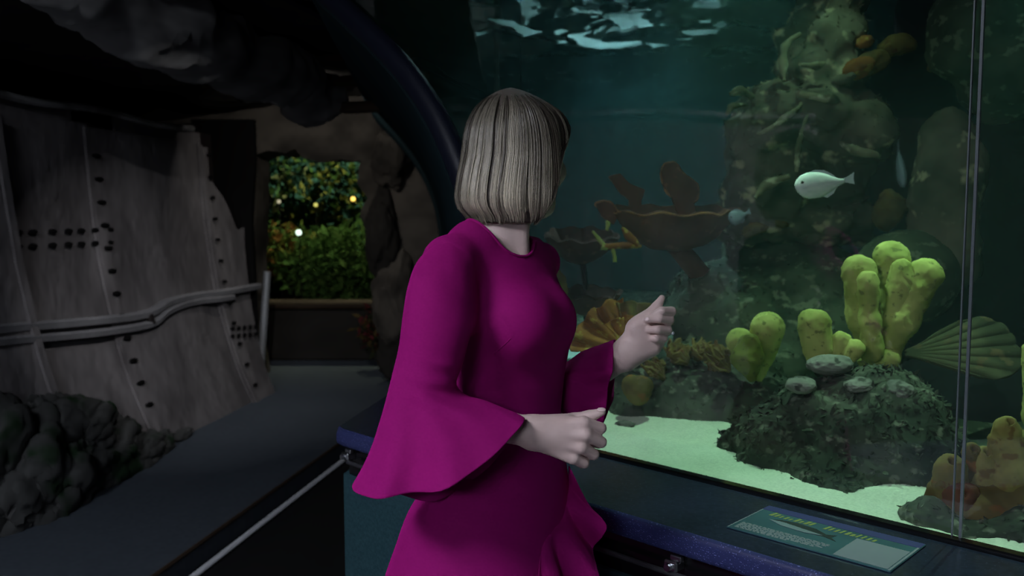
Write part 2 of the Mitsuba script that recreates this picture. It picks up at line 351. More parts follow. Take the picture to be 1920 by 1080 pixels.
# ------------------------------------------------------------------ the ship hull of riveted plates
def hull_x(y, z):
    t = max(z - 0.1, 0) if np.isscalar(z) else np.maximum(z - 0.1, 0)
    return -2.306 + (y - 3.883) * 0.1332 - 0.36 * (1 - np.exp(-t / 0.8)) / (1 - math.exp(-2 / 0.8))
HN = np.array([0.99, -0.13, 0.0])
def hull(y, z, off=0.0): return np.array([hull_x(y, z), y, z]) + HN * off
def hp(px, py, off=0.0):
    lo, hi = 1.0, 9.5; d = at(px, py, 1.0) - EYE
    for _ in range(50):
        y = (lo + hi) / 2; z = EYE[2] + d[2] * y
        if d[0] * y > hull_x(y, z): lo = y
        else: hi = y
    return y, EYE[2] + d[2] * y
def plate(y0, y1, ztop, off, dents, seed):
    u, w = np.linspace(0, 1, 28), np.linspace(0, 1, 40); P = []
    for s in u:
        row = []
        for q in w:
            z = 0.09 + q * (ztop(s) - 0.09); y = y0(z) + s * (y1(z) - y0(z))
            row.append(hull(y, z, off))
        P.append(row)
    P = np.array(P)
    b = meshkit.fbm(P * [1.5, 1.5, 0.8] + seed, 3, seed) - 0.5
    P = P + HN * (b * dents)[..., None]
    return shell(P, -0.018)
cst = lambda y, k=0.0: (lambda z: y + k * z)
add('wall_hull', plate(cst(0.8), cst(7.0), lambda s: 2.02 - 0.5 * smooth01(s), -0.06, 0.02, 9) if False else shell(np.array([[hull(y, z, -0.07) for z in np.linspace(0.05, 2.1, 20)] for y in np.linspace(-2.9, 6.85, 60)]), 0.03),
    'm_rust', 40, label='curved side of a wrecked ship hull made of riveted grey plates', kind='structure')
pl = [(cst(0.6), cst(4.50, -0.05), lambda s: 2.02, 0.055, 1), (cst(4.40, -0.05), cst(5.26, -0.02), lambda s: 2.02, 0.0, 2), (cst(5.20, -0.02), cst(6.56), lambda s: 2.0, 0.028, 3),
      (cst(6.47), cst(6.84, 0.19), lambda s: 2.02 - 0.62 * min(1, (s * 1.25) ** 0.7) - 0.03 * math.sin(s * 9), 0.052, 4)]
for a, b, zt, off, sd in pl: add('wall_hull__plate', plate(a, b, zt, off, 0.05, sd), 'm_hull', 40)
# raised flange strips along the seams
for y0, k, off, w in [(4.50, -0.05, 0.074, 0.05), (5.26, -0.02, 0.026, 0.085), (6.53, 0.0, 0.066, 0.075)]:
    P = np.array([[hull(y0 + k * z + dy, z, off) for z in np.linspace(0.1, 1.98, 30)] for dy in np.linspace(-w / 2, w / 2, 4)])
    P += HN * (0.012 * (meshkit.fbm(P * 4, 2, 7) - 0.5))[..., None]
    add('wall_hull__flange', shell(P, -0.016), 'm_hull', 40)
riv = moved(lathe([(0.0001, 0.0), (0.026, 0.0), (0.022, 0.012), (0.012, 0.018), (0.0001, 0.02)], 10))
riv.apply_transform(trimesh.transformations.rotation_matrix(math.pi / 2, [0, 1, 0]))
first = None
def rivet(y, z, off, s=(1, 1, 1)):
    global first
    p = hull(y, z, off); M = T().translate(p.tolist()).rotate([0, 0, 1], -7.6).rotate([0, 1, 0], -8).scale(list(s))
    if first is None: first = add('wall_hull__rivet', riv, 'm_rivet', 40, to_world=M)
    else: place('wall_hull__rivet', first, M)
for z in np.arange(0.35, 1.95, 0.135):
    rivet(5.275 - 0.02 * z, z, 0.036, (1.0, 1.6, 0.55))
for z in np.arange(0.22, 1.95, 0.155): rivet(6.56, z, 0.078, (1, 1.3, 0.55))
for px in (27, 55, 92, 122, 146, 172, 200):
    for py in (437 - px * 0.03, 464 - px * 0.045):
        y, z = hp(px, py); rivet(y, z, 0.018, (1.0, 1.25, 0.6))
for px in (418, 430, 441, 452, 462):
    for py in (616 - (px - 418) * 0.1, 630 - (px - 418) * 0.1):
        y, z = hp(px, py, 0.05); rivet(y, z, 0.07, (1, 1.0, 0.6))
# gunwale: pale capping along the top edge, with a hole in the sheet below
top = [hull(y, 2.10 + 0.012 * math.sin(y * 5), 0.02) for y in np.linspace(0.6, 6.45, 40)]
add('wall_hull__capping', tube(top, 0.026, 7, squash=0.8), 'm_trim', 40)
P = np.array([[hull(y, z, -0.02) for z in np.linspace(2.0, 2.09, 4)] for y in np.linspace(0.6, 5.12, 50)])
add('wall_hull__top_strip', shell(P, -0.02), 'm_hull', 40)
P = np.array([[hull(y, z, 0.0) for z in np.linspace(1.97, 2.09, 4)] for y in np.linspace(5.52, 6.6, 20)])
add('wall_hull__top_strip', shell(P, -0.02), 'm_hull', 40)
# the two rubbing strakes that climb to the right
def strake(pts, r):
    Q = []
    for px, py in spline(pts, 26): y, z = hp(px, py); Q.append(hull(y, z, 0.05 if y < 6.3 else 0.085))
    Q = np.array(Q); n = len(Q); e = np.array([[-0.03, -r], [0.022, -r], [0.03, r * 0.55], [0.012, r], [-0.03, r]])
    G_ = Q[:, None] + e[None, :, :1] * HN + e[None, :, 1:] * np.array([0, 0, 1.0]) + (0.010 * (meshkit.noise(Q * 9) - 0.5))[:, None, None] * HN
    m = grid_mesh(G_, True); m = mesh(np.vstack([m.vertices, Q[0], Q[-1]]), np.vstack([m.faces, [[(j + 1) % 5, j, n * 5] for j in range(5)], [[n * 5 - 5 + j, n * 5 - 5 + (j + 1) % 5, n * 5 + 1] for j in range(5)]]))
    if m.volume < 0: m.invert()
    return m
add('wall_hull__strake', strake([(-80, 622), (20, 612), (120, 605), (255, 590), (300, 567), (345, 556), (415, 545), (466, 536)], 0.021), 'm_strake', 40)
add('wall_hull__strake', strake([(-80, 645), (20, 636), (100, 630), (180, 622), (268, 607), (302, 582), (350, 566), (415, 557)], 0.019), 'm_strake', 40)
p0, p1 = hull(*hp(262, 590), 0.06), hull(*hp(268, 607), 0.06)
add('wall_hull__bracket', tube([p0, p1], 0.026, 8), 'm_rust', 40)
# black jagged sheet standing in for the dark void behind the hull
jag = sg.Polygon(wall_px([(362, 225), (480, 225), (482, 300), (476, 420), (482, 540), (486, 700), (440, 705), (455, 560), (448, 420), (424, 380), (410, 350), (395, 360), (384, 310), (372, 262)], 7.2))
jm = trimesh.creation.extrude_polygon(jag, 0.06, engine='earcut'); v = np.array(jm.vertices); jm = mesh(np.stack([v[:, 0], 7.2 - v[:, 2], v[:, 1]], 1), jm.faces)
add('wall_hull__void_sheet', jm, 'm_rivet')

# rock ribs overhead
rib = spline([at(60, -150, 3.2), at(210, -30, 3.6), at(330, 52, 4.0), (at(430, 98, 4.5)), at(520, 142, 5.0), at(585, 182, 5.4), at(606, 190, 5.5)], 60)
m = displaced(trimesh.Trimesh(*(lambda q: (q.vertices, q.faces))(tube(rib, np.concatenate([np.linspace(0.19, 0.105, 54), np.linspace(0.10, 0.02, 6)]), 40, squash=0.75)), process=False), 0.11, 2.6, 5, 8, True)
add('ceiling_corridor__rock_rib', m, 'm_ribrock', 40, label='long grey rock rib crossing the dark ceiling')
m = displaced(trimesh.creation.icosphere(subdivisions=4, radius=1.0), 0.25, 1.3, 4, 41)
add('ceiling_corridor__rock_rib', moved(m, at(565, 62, 5.9), 0.3, (0.32, 0.3, 0.24)), 'm_ribrock', 40)

# leaning steel post at the end of the hull
add('handrail_post', cat(tube([at(487, 722, 7.25), at(501, 509, 7.25)], 0.03, 14), tube([at(487, 722, 7.25) - [0, 0, 0.0], at(487, 722, 7.25) + [0, 0, 0.012]], 0.06, 16)), 'm_greymetal', 40,
    label='pale grey metal post leaning at the far end of the ship hull', category='post')

# ------------------------------------------------------------------ counter in front of the tank
CZ, T0, T1 = 0.88, -3.1, 0.72
nf = -0.325
endp = lambda n: T1 + 0.70 * (n - nf)        # the end follows the corridor
def counter_poly(grow=0.0):
    return sg.Polygon([(T0, nf - grow), (endp(nf) + grow, nf - grow), (endp(0.13) + grow, 0.13), (0.36, 0.13), (0.34, -0.012), (T0, -0.012)])
def to_pane(m, z0):
    v = np.array(m.vertices); q = PB + v[:, :1] * PU + v[:, 1:2] * PN + v[:, 2:] * [0, 0, 1] + [0, 0, z0]
    m = trimesh.Trimesh(q, m.faces, process=False)
    if m.volume < 0: m.invert()
    return m
rnd = counter_poly().buffer(-0.03).buffer(0.03, quad_segs=6)
layers = []
for k, (ins, z) in enumerate([(0.008, -0.05), (0.0015, -0.044), (0.0, -0.034), (0.0, -0.016), (0.0015, -0.008), (0.005, -0.003), (0.010, 0.0)]):
    c = np.array(rnd.buffer(-ins, quad_segs=6).simplify(0.0004).segmentize(0.2).exterior.coords)[:-1]
    ang = None
    # resample each outline to the same count
    L = np.linspace(0, 1, 240, endpoint=False); ring = sg.LinearRing(c); s0 = ring.project(sg.Point(T0, nf))
    layers.append([(*ring.interpolate((s0 + l * ring.length) % ring.length).coords[0], z) for l in L])
layers = np.array(layers)
m = grid_mesh(layers, True)
topc = len(m.vertices); capv = trimesh.creation.triangulate_polygon(sg.Polygon(layers[-1][:, :2]), engine='earcut')
capb = trimesh.creation.triangulate_polygon(sg.Polygon(layers[0][:, :2]), engine='earcut')
side = to_pane(m, CZ)
topm = to_pane(mesh(np.c_[capv[0], np.zeros(len(capv[0]))], capv[1]), CZ); n_ = topm.face_normals[0][2]
if n_ < 0: topm.invert()
botm = to_pane(mesh(np.c_[capb[0], np.full(len(capb[0]), -0.05)], capb[1]), CZ)
add('counter', cat(topm, botm), 'm_counter', label='long navy speckled counter along the foot of the tank window', category='counter')
add('counter__edge', side, 'm_counter_edge_lit', 40, label='rounded speckled front edge, its blue light put into the colour')
band = trimesh.creation.extrude_polygon(counter_poly(-0.03).buffer(0), 0.09, engine='earcut')
add('counter__gloss_band', to_pane(band, CZ - 0.138), 'm_black_gloss', label='glossy black recessed band')
body = trimesh.creation.extrude_polygon(counter_poly(-0.018).buffer(0), CZ - 0.139, engine='earcut')
add('counter__front_panel', to_pane(body, 0.001), 'm_panel_carpet', label='teal carpeted lower panel')
rail = [pn(t, nf + 0.004, CZ - 0.092) for t in np.linspace(T0 + 0.05, T1 - 0.06, 12)]
add('counter__rail', tube(rail, 0.006, 8), 'm_railgrey', True, label='thin grey rail across the recessed band')
def clip(t):
    a = box((-0.016, -0.012, -0.011), (0.016, 0.020, 0.011), 0.004); b = tube([(0, -0.022, 0), (0, 0.02, 0)], 0.0075, 10)
    return to_pane(moved(cat(a, b, box((-0.022, -0.006, 0.011), (0.004, 0.006, 0.022), 0.002)), (t, nf + 0.012, 0)), CZ - 0.077)
for t in (0.672, -0.452, -1.55): add('counter__clip', clip(t), 'm_metal', label='small chrome clip')

# information plate lying on the counter
def on_counter(px, py): p = atz(px, py, CZ + 0.002); d = p - PB; return np.array([d @ PU, d @ PN])
K = [on_counter(*q) for q in [(1345, 984), (1458, 953), (1760, 1030), (1646, 1064)]]
tc, nc = np.mean(K, 0); hw = (np.linalg.norm(K[0] - K[3]) + np.linalg.norm(K[1] - K[2])) / 4; hh = (np.linalg.norm(K[0] - K[1]) + np.linalg.norm(K[2] - K[3])) / 4
au = (K[2] + K[3] - K[0] - K[1]); au /= np.linalg.norm(au); av = np.array([-au[1], au[0]]); av *= np.sign(av @ (K[1] - K[0]))
def sign_pt(x, y, z=0.0): q = np.array([tc, nc]) + au * x + av * y; return pn(q[0], q[1], CZ + z)     # x to the reader's right, y up the sheet
def sign_mesh(m, z):
    v = np.array(m.vertices); q = np.array([sign_pt(a, b, z + c) for a, b, c in v]); m = trimesh.Trimesh(q, m.faces, process=False)
    if m.volume < 0: m.invert()
    return m
mat('m_sign', proc(lambda p, n, uv: mix((0.022, 0.062, 0.085), (0.05, 0.13, 0.15), fbm(p.x * 9, p.y * 9, 0, 2))), 0.35, 0.4)
mat('m_sign_band', (0.045, 0.05, 0.16), 0.35, 0.4); mat('m_sign_yellow', (0.24, 0.28, 0.08), 0.5); mat('m_sign_grey', (0.20, 0.23, 0.26), 0.5); mat('m_sign_text', (0.24, 0.27, 0.28), 0.5)
mat('m_fish_dark', (0.012, 0.02, 0.022), 0.5); mat('m_fish_pale', (0.16, 0.21, 0.23), 0.5)
add('information_plate', sign_mesh(box((-hw, -hh, 0), (hw, hh, 0.003), 0.001), 0.0006), 'm_sign', label='small printed information plate with a fish picture lying on the navy counter', category='sign')
lay = lambda a, b, c, d, z=0.0037: sign_mesh(box((a * hw, b * hh, 0), (c * hw, d * hh, 0.0005)), z)
add('information_plate__header', lay(-0.99, 0.66, 0.99, 0.98), 'm_sign_band', label='blue band along the top')
add('information_plate__border', lay(0.965, -0.98, 0.99, 0.66), 'm_sign_grey')
add('information_plate__border', lay(-0.99, -0.98, -0.975, 0.66), 'm_sign_grey')
add('information_plate__panel', lay(0.34, -0.93, 0.955, 0.30), 'm_sign_grey', label='plain grey square at the right')
rng = np.random.default_rng(5); strokes = []                       # the title is too blurred to read: slanted strokes of two words
for x0, n in ((-0.82, 9), (-0.10, 10)):
    for k in range(n):
        h = rng.uniform(0.12, 0.24) if k else 0.26; x = x0 + k * 0.066; w = rng.uniform(0.026, 0.046)
        q = sg.Polygon([(x, 0.36), (x + w, 0.36), (x + w + 0.12 * h, 0.36 + h), (x + 0.12 * h, 0.36 + h)]); strokes.append(trimesh.creation.extrude_polygon(affinity.scale(q, hw, hh, origin=(0, 0)), 0.0005, engine='earcut'))
add('information_plate__title', sign_mesh(cat(*strokes), 0.0037), 'm_sign_yellow', label='slanted yellow title of two blurred words', kind='stuff')
fishp = sg.Polygon([(-0.72, 0.10), (-0.62, 0.24), (-0.42, 0.30), (-0.15, 0.24), (0.02, 0.06), (0.13, 0.16), (0.10, -0.03), (0.20, -0.20), (0.03, -0.10), (-0.2, -0.12), (-0.5, -0.06)])
belly = sg.Polygon([(-0.74, 0.09), (-0.55, 0.12), (-0.25, 0.02), (0.0, -0.06), (-0.2, -0.17), (-0.52, -0.11)])
def flat(poly, h): m = trimesh.creation.extrude_polygon(affinity.scale(poly, hw, hh, origin=(0, 0)), h, engine='earcut'); return m
add('information_plate__picture', sign_mesh(flat(fishp, 0.0005), 0.0037), 'm_fish_dark', label='picture of a dark fish')
add('information_plate__picture__belly', sign_mesh(flat(belly, 0.0005), 0.0043), 'm_fish_pale')
rng = np.random.default_rng(11); lines = []
for r in range(7):
    x = -0.93
    while x < 0.18 - 0.02 * r:
        w = rng.uniform(0.03, 0.10); lines.append(lay(x, -0.50 - 0.062 * r, x + w, -0.472 - 0.062 * r)); x += w + 0.018
        if r == 6 and x > -0.3: break
add('information_plate__small_print', cat(*lines), 'm_sign_text', label='rows of tiny pale print', kind='stuff')
# ------------------------------------------------------------------ the tank: window, water, walls, sand
scene['water_medium'] = {'type': 'homogeneous', 'sigma_t': 0.10, 'albedo': {'type': 'rgb', 'value': [0.10, 0.205, 0.20]}, 'phase': {'type': 'isotropic'}}
scene['m_pane'] = {'type': 'thindielectric', 'int_ior': 1.49}
scene['m_water'] = {'type': 'dielectric', 'int_ior': 1.33, 'ext_ior': 1.0}
MED = {'interior': {'type': 'ref', 'id': 'water_medium'}}
poly = sg.Polygon([(TR, 0.86), (TR, WZ + 0.04), (TL, WZ + 0.04)] + [tuple(q) for q in ARC[1:]])
pv, pf = trimesh.creation.triangulate_polygon(poly, engine='earcut')
pane = mesh([pn(t, 0, z) for t, z in pv], pf)
if pane.face_normals[0] @ PN > 0: pane.invert()
add('window_1', pane, 'm_pane', label='large flat acrylic window of the aquarium tank', kind='structure', **MED)
add('trim_4', cat(slab(TR, 0.33, -0.016, 0.012, 0.872, 0.888, 0.003)), 'm_black_gloss', label='black gasket at the foot of the tank window', kind='structure')
# the joint between two acrylic panels
mat('m_joint', (0.12, 0.14, 0.16), 0.4, 0.4)
tj, _ = on_pane(1818, 520)
add('window_1__joint', cat(slab(tj - 0.004, tj + 0.001, 0.004, 0.010, 0.87, WZ), slab(tj + 0.012, tj + 0.0145, 0.004, 0.010, 0.87, WZ)), 'm_joint', label='pale vertical joint between the acrylic panels')

def wallq(t0, n0, t1, n1, z0, z1, th=0.04):
    a, b = np.array([t0, n0]), np.array([t1, n1]); d = (b - a) / np.linalg.norm(b - a); o = np.array([-d[1], d[0]]) * th
    m = trimesh.creation.extrude_polygon(sg.Polygon([a, b, b + o, a + o]), z1 - z0, engine='earcut'); return to_pane(m, z0)
add('wall_tank_back', wallq(TR - 0.1, TB, 4.6, TB, 0.5, 3.6), 'm_tankwall', label='dark blue back wall of the tank', kind='structure')
add('wall_tank_right', wallq(TR, -0.02, TR, TB, 0.5, 3.6), 'm_tankwall', label='dark right wall of the tank', kind='structure')
add('wall_tank_left', wallq(4.4, TB, TL, 0.0, 2.4, 3.6), 'm_tankwall', label='dark left wall of the tank', kind='structure')
add('wall_tank_front', slab(TR, TL, -0.03, 0.0, WZ + 0.03, 3.6), 'm_room', label='dark wall above the tank window', kind='structure')

mat('m_sand', proc(lambda p, n, uv: mix((0.40, 0.50, 0.38), (0.62, 0.72, 0.56), 0.55 * fbm(p.x * 9, p.y * 9, 0, 3) + 0.45 * noise(p.x * 260, p.y * 260, 0))), 0.95, 0.1)
tt_, nn_ = np.linspace(TR, 3.0, 150), np.concatenate([np.linspace(0.002, 1.2, 90), np.linspace(1.22, 1.5, 6)])
P = np.array([[pn(t, n, 0.862) for n in nn_] for t in tt_])
P[..., 2] += 0.022 * (meshkit.fbm(P * [7, 7, 0], 4, 2) - 0.5) + 0.008 * np.sin(P[..., 0] * 34 + 4 * meshkit.noise(P * [3, 3, 0])) * meshkit.noise(P * [4, 4, 0], 3)
sm = grid_mesh(P)
if sm.face_normals[0][2] < 0: sm.invert()
def in_tank(m, extra=0.0):
    c = np.array(m.triangles_center); x0 = pn(0.34, 0, 0); rt = (c - x0) @ np.array([1.0, 0.1, 0]); q_ = c - PB; rt = np.where((extra > -0.5) & (extra < 0) & (q_ @ PU < -0.55) & (q_ @ PN > 0.42), -9, rt); m.update_faces(rt > extra); m.remove_unreferenced_vertices(); return m
add('sand', in_tank(sm, -0.02), 'm_sand', True, label='pale green-lit sand on the tank bottom along the window', category='sand', kind='stuff')

# water surface seen from below
tw, nw = np.linspace(TR, TL + 2.6, 330), np.linspace(0.0, TB, 280)
tg, ng = np.meshgrid(tw, nw, indexing='ij')
P = PB + tg[..., None] * PU + ng[..., None] * PN
Q = np.stack([P @ PU * 1.0, P @ PN, 0 * tg], -1)
w = meshkit.fbm(Q * [2.6, 2.6, 0] + meshkit.noise(Q * 1.7, 5)[..., None] * 0.9, 5, 6)
agit = np.exp(-(((P - np.array([0.65, 5.0, 0])) ** 2)[..., :2].sum(-1)) / (2 * 1.1 ** 2))
P[..., 2] = WZ + (0.10 + 0.20 * agit) * (w - 0.5)
ws = grid_mesh(P)
if ws.face_normals[:, 2].mean() < 0: ws.invert()
ws = in_tank(ws, -0.9)
add('water_surface', ws, 'm_water', True, label='rippled water surface of the tank seen from below', category='water', kind='stuff', **MED)
# lamps of the tank: one panel above the water, beside the added submerged spots
scene['tank_lamp'] = {**mikit.ply(moved(lathe([(0.0001, 0), (0.45, 0), (0.45, 0.02), (0.0001, 0.02)], 32), (0.55, 5.2, 3.35)), 'm_metal', False), 'emitter': {'type': 'area', 'radiance': C((3.2, 5.2, 5.4)), 'sampling_weight': 0.4}}
lab('tank_lamp', 'round lamp hanging above the water of the tank', 'lamp')

# light glints on the ripples, built as thin pale patches
scene['m_glint'] = {'type': 'principledthin', 'base_color': C((0.80, 0.95, 0.95)), 'roughness': 0.6, 'diff_trans': 1.5, 'spec_trans': 0.0, 'eta': 1.3}
def glint_patch(pts):
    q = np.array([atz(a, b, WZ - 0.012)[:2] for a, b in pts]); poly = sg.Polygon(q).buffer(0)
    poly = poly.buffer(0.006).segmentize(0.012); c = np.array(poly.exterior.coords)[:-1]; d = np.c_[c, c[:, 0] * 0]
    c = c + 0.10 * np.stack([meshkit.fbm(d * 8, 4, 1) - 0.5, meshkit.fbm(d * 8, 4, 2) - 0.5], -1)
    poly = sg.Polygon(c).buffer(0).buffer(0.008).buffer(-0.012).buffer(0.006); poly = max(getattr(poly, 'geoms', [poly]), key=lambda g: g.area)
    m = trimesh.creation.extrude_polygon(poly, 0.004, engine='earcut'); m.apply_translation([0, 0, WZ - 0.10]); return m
GLINTS = [[(1140, -6), (1205, -8), (1222, 18), (1200, 22), (1188, 10), (1180, 20), (1164, 24), (1158, 8)], [(1068, 36), (1084, 33), (1108, 28), (1104, 34), (1092, 40), (1118, 50), (1150, 52), (1196, 48), (1202, 54), (1160, 64), (1120, 64), (1090, 54)],
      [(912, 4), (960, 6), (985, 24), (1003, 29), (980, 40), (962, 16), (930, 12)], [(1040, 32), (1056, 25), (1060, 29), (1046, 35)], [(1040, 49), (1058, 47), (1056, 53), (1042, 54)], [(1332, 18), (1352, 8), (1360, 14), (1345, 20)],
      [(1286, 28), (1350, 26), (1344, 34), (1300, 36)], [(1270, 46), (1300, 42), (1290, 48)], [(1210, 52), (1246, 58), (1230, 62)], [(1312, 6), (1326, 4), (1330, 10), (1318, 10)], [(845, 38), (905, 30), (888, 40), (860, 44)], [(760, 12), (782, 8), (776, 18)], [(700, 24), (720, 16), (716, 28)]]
lab('glint_patch', 'bright light glints on the water surface at the top of the tank, built as pale patches', 'glint_patch', kind='stuff')
scene['glint_patch'] = mikit.ply(cat(*[glint_patch(f) for f in GLINTS]), 'm_glint')
# ------------------------------------------------------------------ the woman
mat('m_skin', proc(lambda p, n, uv: mix((0.60, 0.44, 0.40), (0.72, 0.56, 0.52), fbm(p.x * 45, p.y * 45, p.z * 45, 3))), 0.5, 0.35)
mat('m_dress', proc(lambda p, n, uv: mix((0.295, 0.0034, 0.140), (0.330, 0.005, 0.160), fbm(p.x * 320, p.y * 320, p.z * 320, 2))), 0.85, 0.18, sheen=0.25, sheen_tint=1.0)
mat('m_hair_base', (0.085, 0.07, 0.058), 0.6, 0.3)
mat('m_hair', VC, 0.36, 0.5, anisotropic=0.0)
mat('m_eye', (0.75, 0.75, 0.73), 0.15, 0.6); mat('m_iris', (0.06, 0.09, 0.10), 0.2, 0.6); mat('m_lip', (0.42, 0.17, 0.17), 0.4, 0.4); mat('m_brow', (0.12, 0.09, 0.07), 0.8)
mat('m_nail', (0.80, 0.62, 0.60), 0.18, 0.6); mat('m_silver', (0.8, 0.8, 0.82), 0.15, 0.5, 1.0); mat('m_gem', (0.85, 0.9, 0.95), 0.05, 0.9); mat('m_shoe', (0.05, 0.03, 0.035), 0.35, 0.5)

yaw = math.radians(35)
BF, BL = np.array([math.cos(yaw), -math.sin(yaw), 0]), np.array([math.sin(yaw), math.cos(yaw), 0])      # body's front and left
hy = math.radians(40)
G, GR = np.array([math.cos(hy), math.sin(hy), 0]), np.array([math.sin(hy), -math.cos(hy), 0])            # face direction, head's right
YB = 1.68
# torso and skirt: (pixel row, left pixel, right pixel, lateral / front ratio)
LEV = [(455, 858, 1012, 1.9), (490, 838, 1034, 1.7), (540, 838, 1053, 1.45), (600, 846, 1070, 1.3), (650, 852, 1069, 1.3), (710, 858, 1060, 1.38), (770, 858, 1054, 1.42),
       (830, 842, 1057, 1.42), (890, 806, 1066, 1.38), (950, 768, 1074, 1.32), (1010, 746, 1076, 1.25), (1080, 722, 1078, 1.2), (1200, 690, 1086, 1.15), (1340, 668, 1096, 1.1), (1420, 660, 1100, 1.1)]
tz, tc_, ta, tb = [], [], [], []
for py, L, R, ratio in LEV:
    a, b = at(L, py, YB), at(R, py, YB); half = (b[0] - a[0]) / 2
    q = half / math.hypot(ratio * BL[0], BF[0])
    tz.append(a[2]); tc_.append((a + b)[:2] / 2); ta.append(q * ratio); tb.append(q)
tz, tc_, ta, tb = [np.array(x)[::-1] for x in (tz, tc_, ta, tb)]
from scipy.interpolate import PchipInterpolator
iC, iA, iB = PchipInterpolator(tz, tc_), PchipInterpolator(tz, ta), PchipInterpolator(tz, tb)
ZH, ZT = tz[0], tz[-1]
def torso(p, grow=0.0, lo=None):
    z = np.clip(p[:, 2], ZH, ZT); c = iC(z); a, b = iA(z) + grow, iB(z) + grow
    q = p[:, :2] - c; l, f = q @ BL[:2], q @ BF[:2]
    k0 = np.sqrt((l / a) ** 2 + (f / b) ** 2); k1 = np.sqrt((l / a ** 2) ** 2 + (f / b ** 2) ** 2)
    d = np.where(k0 > 1e-6, k0 * (k0 - 1) / np.maximum(k1, 1e-9), -np.minimum(a, b))
    dz = np.maximum(p[:, 2] - ZT, (ZH if lo is None else lo) - p[:, 2])
    return np.where(dz > 0, np.hypot(np.maximum(d, 0), dz) + np.minimum(d, 0) * 0, np.maximum(d, dz))
SHR, SHL = at(842, 490, 1.545), at(1012, 492, 1.80)                      # right and left shoulder joints
NB = at(936, 452, 1.675)                                                # base of the neck
TRP = at(886, 458, 1.615)
bust = [ell(at(1018, 600, 1.655), (0.062, 0.062, 0.062)), ell(at(975, 606, 1.575), (0.062, 0.06, 0.062))]
dress_up = [(torso, 0), (cone(SHR + [0.0, 0.015, -0.006], TRP, 0.042, 0.038), 0.03), (cone(TRP, NB + [-0.01, 0.0, -0.035], 0.038, 0.055), 0.03), (cone(SHR, at(858, 600, 1.53), 0.042, 0.036), 0.03), (cone(SHL, NB + [0.012, 0.02, -0.035], 0.042, 0.050), 0.03),
            (bust[0], 0.035), (bust[1], 0.05)]
neck_dir = (at(955, 395, 1.69) - NB); neck_dir /= np.linalg.norm(neck_dir)
fwd_tilt = np.array([0, 0, 1.0]) + 0.30 * BF; fwd_tilt /= np.linalg.norm(fwd_tilt)
NO = at(936, 450, 1.662)
def neckhole(p):
    q = p - NO; t = q @ fwd_tilt; r = np.linalg.norm(q - t[:, None] * fwd_tilt, axis=1); return np.maximum(r - 0.0615 - 0.25 * np.maximum(t, 0), -0.10 - t)
DU = union(dress_up)
def dress_f(p): return np.maximum(DU(p), -neckhole(p))
lo, hi = np.array([-0.36, 1.34, ZH - 0.03]), np.array([0.22, 2.06, 1.52])
dress = surfnet(dress_f, lo, hi, 0.006)
dress = tidy(dress, 0.5, 10)

# ---- body: one surface
R_ = lambda a, b, ra, rb=None, k=0.02: (cone(a, b, ra, rb), k)
HC = at(972, 298, 1.70)                                                 # middle of the head
hd = lambda f, r, u: HC + G * f + GR * r + np.array([0, 0, u])
HR = np.stack([G, GR, [0, 0, 1]])                                       # rows: head axes
head = [(ell(hd(-0.012, 0, 0.022), (0.092, 0.074, 0.088), HR), 0), (ell(hd(0.022, 0, -0.035), (0.062, 0.058, 0.075), HR), 0.03), (ell(hd(0.052, 0, -0.092), (0.027, 0.030, 0.020), HR), 0.03),
        (cone(hd(0.082, 0, 0.018), hd(0.104, 0, -0.022), 0.008, 0.0105), 0.014), (ell(hd(0.098, 0.011, -0.026), (0.011, 0.007, 0.008), HR), 0.006), (ell(hd(0.098, -0.011, -0.026), (0.011, 0.007, 0.008), HR), 0.006),
        (ell(hd(0.083, 0, -0.049), (0.011, 0.021, 0.0065), HR), 0.008), (ell(hd(0.081, 0, -0.061), (0.011, 0.018, 0.007), HR), 0.005),
        (ell(hd(0.055, 0.036, -0.025), (0.028, 0.024, 0.022), HR), 0.02), (ell(hd(0.055, -0.036, -0.025), (0.028, 0.024, 0.022), HR), 0.02),
        (ell(hd(0.073, 0.03, 0.026), (0.014, 0.026, 0.008), HR), 0.012), (ell(hd(0.073, -0.03, 0.026), (0.014, 0.026, 0.008), HR), 0.012),
        (ell(hd(0.0, 0.074, -0.008), (0.020, 0.009, 0.031), HR), 0.006), (ell(hd(0.0, -0.074, -0.008), (0.020, 0.009, 0.031), HR), 0.006)]
neck = [R_(hd(-0.028, 0, -0.06), NB + [-0.004, 0, -0.03], 0.049, 0.057, 0.03), R_(hd(-0.03, 0.045, -0.05), NB + BF * 0.055 + [0, 0, -0.012], 0.012, 0.009, 0.02),
        R_(NB + [-0.012, -0.01, -0.045], TRP + [0, 0.004, -0.004], 0.047, 0.026, 0.015), R_(TRP + [0, 0.004, -0.008], SHR + [0.03, 0.02, -0.03], 0.025, 0.022, 0.01), R_(NB + [0, 0, -0.05], SHL + [-0.03, -0.01, -0.03], 0.046, 0.022, 0.015), (ell(NB + BF * 0.02 + [0, 0, -0.058], (0.056, 0.056, 0.040)), 0.025)]
EL, EL2 = at(812, 768, 1.458), at(1040, 762, 1.80)                      # elbows
WR, WR2 = at(1000, 812, 1.475), at(1170, 667, 1.742)                    # wrists
hipc = np.array([*iC(0.93), 0.93]); hipR, hipL = hipc - BL * 0.085 + [0, 0, -0.04], hipc + BL * 0.085 + [0, 0, -0.04]
kR, kL = hipR + BF * 0.03 + [0, 0, -0.42], hipL + BF * 0.02 + [0, 0, -0.42]
aR, aL = np.array([*(kR - BF * 0.03)[:2], 0.10]), np.array([*(kL - BF * 0.02)[:2], 0.10])
